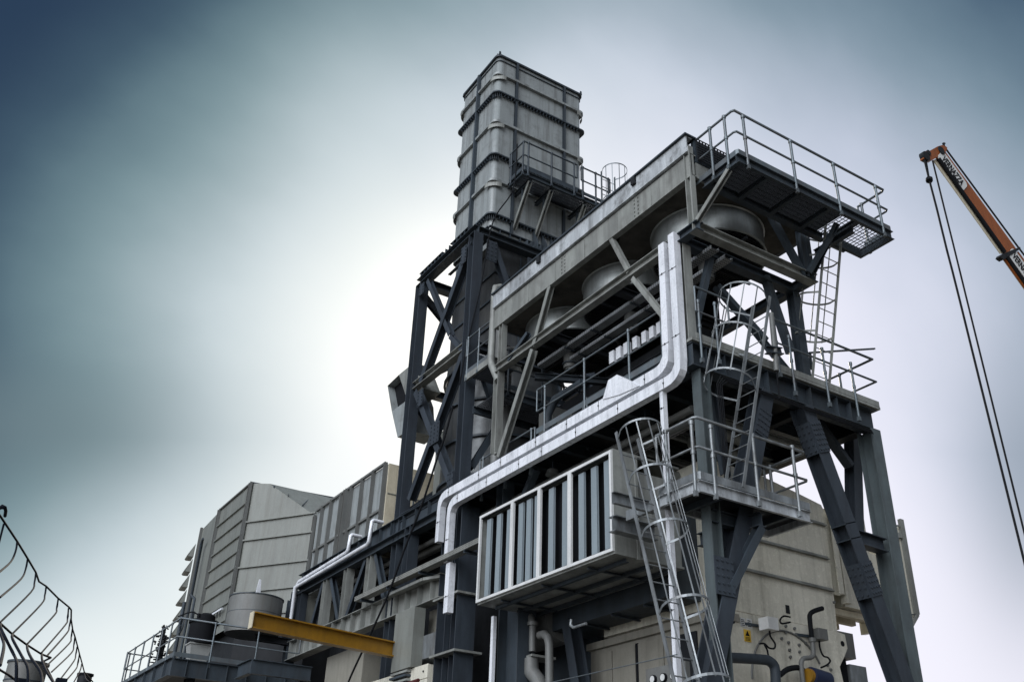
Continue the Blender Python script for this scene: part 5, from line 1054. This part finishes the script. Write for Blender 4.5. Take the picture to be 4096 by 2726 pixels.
# the fence stands on posts out of frame
for p in (gz(2.4, 10, 120, 1700), gz(2.4, 10, 430, 1700)): MB().bar((p.x, p.y, 0), (p.x, p.y, 2.5), 'B', .05, .05, (0, 1, 0)).build('post', 'fence', fe)
# ================================================================== crane
ck = thing('mobile_crane', 'orange telescopic crane boom reaching in from the right with hanging ropes', 'crane', (0, 25, 0))
KY = 25.0; K = lambda x, y, dy=0: gy(KY+dy, 11, x, y)
def boom(a0, a1, b0, b1, nm, thick=.10, mt='orange', ex=1):
    # a: lower-left edge points, b: upper-right edge points
    P0 = [K(*a0), K(*b0), K(*b1), K(*a1)]; return MB().prism(P0, (0, thick, 0)).build(nm, mt, ck)
boom((330, 290), (945, 1150), (405, 235), (1040, 1105), 'boom_section')
bs_ = boom((935, 1190), (1200, 1560), (1060, 1130), (1330, 1500), 'boom_section', .12)
MB().tube([K(345, 300, -.05), K(940, 1140, -.05)], .12, 10).build('boom_chamfer', 'black', ck)
MB().tube([K(955, 1180, -.05), K(1220, 1560, -.05)], .14, 10).build('boom_chamfer', 'black', ck)
MB().prism([K(300, 315, .1), K(340, 300, .1), K(935, 1150, .1), K(900, 1150, .1)], (0, .06, 0)).build('sunlit_boom_underside', 'cream', ck)  # sunlit underside of the orange boom painted as a pale strip
MB().prism([K(930, 1205, .1), K(960, 1190, .1), K(1240, 1580, .1), K(1210, 1600, .1)], (0, .06, 0)).build('sunlit_boom_underside', 'cream', ck)
MB().prism([K(895, 1180, -.1), K(905, 1160, -.1), K(1075, 1090, -.1), K(1083, 1108, -.1), K(930, 1205, -.1)], (0, .3, 0)).build('collar', 'dark', ck)
hd_ = MB().prism([K(*p, -.05) for p in [(212, 300), (210, 250), (235, 230), (265, 232), (340, 190), (380, 180), (405, 185), (425, 205), (410, 240), (330, 290), (285, 318), (240, 315)]], (0, .25, 0)).build('boom_head', 'orange', ck)
for c, r in (((240, 275), .36), ((375, 225), .32), ((262, 245), .2)): q = K(*c, -.12); MB().cyl(q, q+V((0, .3, 0)), r*.9, 20).build('sheave', 'dark', ck)
MB().bar(K(391, 190), K(393, 162), 'B', .1, .1, (0, 1, 0)).bar(K(382, 166), K(403, 166), 'B', .08, .08, (0, 1, 0)).build('head_lamp', 'dark', ck)
MB().tube([K(415, 220), K(1060, 1095), K(1240, 1330)], .055, 6).build('top_rope', 'black', ck)
MB().tube([K(292, 320), K(400, 760), K(470, 1040), K(600, 1568), K(1250, 4200)], .05, 6).build('hoist_rope', 'black', ck)
MB().tube([K(218, 310), K(262, 490), K(330, 750), K(420, 1120), K(470, 1310), K(535, 1568), K(1111, 3898), K(1200, 4260)], .06, 6).build('hoist_rope', 'black', ck)
MB().tube([K(232, 310), K(262, 490), K(468, 1300)], .05, 6).cyl(K(262, 480), K(262, 502), .2, 8).build('hoist_rope', 'black', ck)
def letters(txt, cA, cB, hgt, mt, back, pc):
    cu = bpy.data.curves.new('lettering', 'FONT'); cu.body = txt; cu.size = 1; cu.align_x = 'LEFT'; cu.align_y = 'CENTER'; cu.offset = .018; cu.extrude = .01
    tmp = bpy.data.objects.new('tmp', cu); sc.collection.objects.link(tmp); bpy.context.view_layer.update()
    dg = bpy.context.evaluated_depsgraph_get(); me = bpy.data.meshes.new_from_object(tmp.evaluated_get(dg)); bpy.data.objects.remove(tmp)
    xs = [v.co.x for v in me.vertices]; ysv = [v.co.y for v in me.vertices]; wd = max(xs)-min(xs); x0 = min(xs); yc = (max(ysv)+min(ysv))/2; hh = max(ysv)-min(ysv)
    d = (cB-cA); e = d.normalized(); nrm = V((0, -1, 0)); u_ = nrm.cross(e).normalized(); 
    org = V(pc['_w'])
    for v in me.vertices:
        p = cA+e*((v.co.x-x0)/wd*d.length)+u_*((v.co.y-yc)/hh*hgt)+nrm*(v.co.z+.01); v.co = p-org
    me.materials.append(M[mt]); o = bpy.data.objects.new('lettering', me); sc.collection.objects.link(o); o.parent = pc; o['_w'] = tuple(org); return o
for p0, p1, txt in (((385, 290), (560, 530), 'VERNAZZA'), ((1015, 1160), (1190, 1400), 'VERNAZZA')):
    A_, B_ = K(*p0, -.06), K(*p1, -.06); e = (B_-A_).normalized(); u_ = V((0, -1, 0)).cross(e).normalized()
    hgt = .95; pts = []
    for s1, e1, bse in ((1, -1, A_), (1, 1, B_), (-1, 1, B_), (-1, -1, A_)):
        pass
    hh = hgt*.62; L = (B_-A_).length; pts = []
    for cx3, cy3, a0 in ((L-.0, hh-.3, 0), (0, hh-.3, 90), (0, -hh+.3, 180), (L-.0, -hh+.3, 270)):
        for k in range(5): t = math.radians(a0+90*k/4); pts.append(A_+e*(cx3+math.cos(t)*.3)+u_*(cy3+math.sin(t)*.3))
    MB().prism(pts, (0, .03, 0)).build('name_plate', 'signw', ck)
    letters(txt, A_+V((0, -.01, 0)), B_+V((0, -.01, 0)), hgt*.75, 'ink', None, ck)
# the boom runs on down to its carrier beyond the right edge
dA = K(1200, 1560)-K(935, 1190); A1, B1 = K(1200, 1560), K(1330, 1500); tt = (A1.z-3.2)/-dA.z; A2, B2 = A1+dA*tt, B1+dA*tt
MB().prism([A1, B1, B2, A2], (0, .5, 0)).build('boom_base', 'orange', ck)
cxk = (A2.x+B2.x)/2
MB().box((cxk-7, 24.0, 1.0), (cxk+5, 26.6, 1.6)).build('chassis', 'dark', ck)
MB().cyl((cxk, 25.3, 1.6), (cxk, 25.3, 2.1), 1.1, 28).box((cxk-1.6, 24.2, 2.1), (cxk+2.6, 26.4, 3.4)).build('turntable', 'orange', ck)
cb_ = MB().prism([(cxk-7, 24.1, 1.6), (cxk-5, 24.1, 1.6), (cxk-5, 24.1, 3.2), (cxk-6.7, 24.1, 3.2), (cxk-7, 24.1, 2.5)], (0, 2.4, 0)).build('cab', 'orange', ck)
MB().prism([(cxk-6.9, 24.08, 2.5), (cxk-5.4, 24.08, 2.5), (cxk-5.4, 24.08, 3.05), (cxk-6.72, 24.08, 3.05)], (0, .015, 0)).build('window', 'black', cb_)
for xw in (-6, -4.4, -1, .6, 2.2, 3.8):
    for yw in (24.0, 26.2): wh = MB().cyl((cxk+xw, yw, .6), (cxk+xw, yw+.4, .6), .6, 24).build('tyre', 'black', ck); MB().cyl((cxk+xw, yw-.02, .6), (cxk+xw, yw+.42, .6), .3, 16).build('rim', 'tank', wh)
hk = K(1200, 4260); MB().cyl(hk+V((0, 0, -.5)), hk+V((0, 0, .3)), .3, 16).build('hook_block', 'yellow', ck)

for o in list(bpy.data.objects):
    if '_w' in o: del o['_w']
print('objects', len(bpy.data.objects))
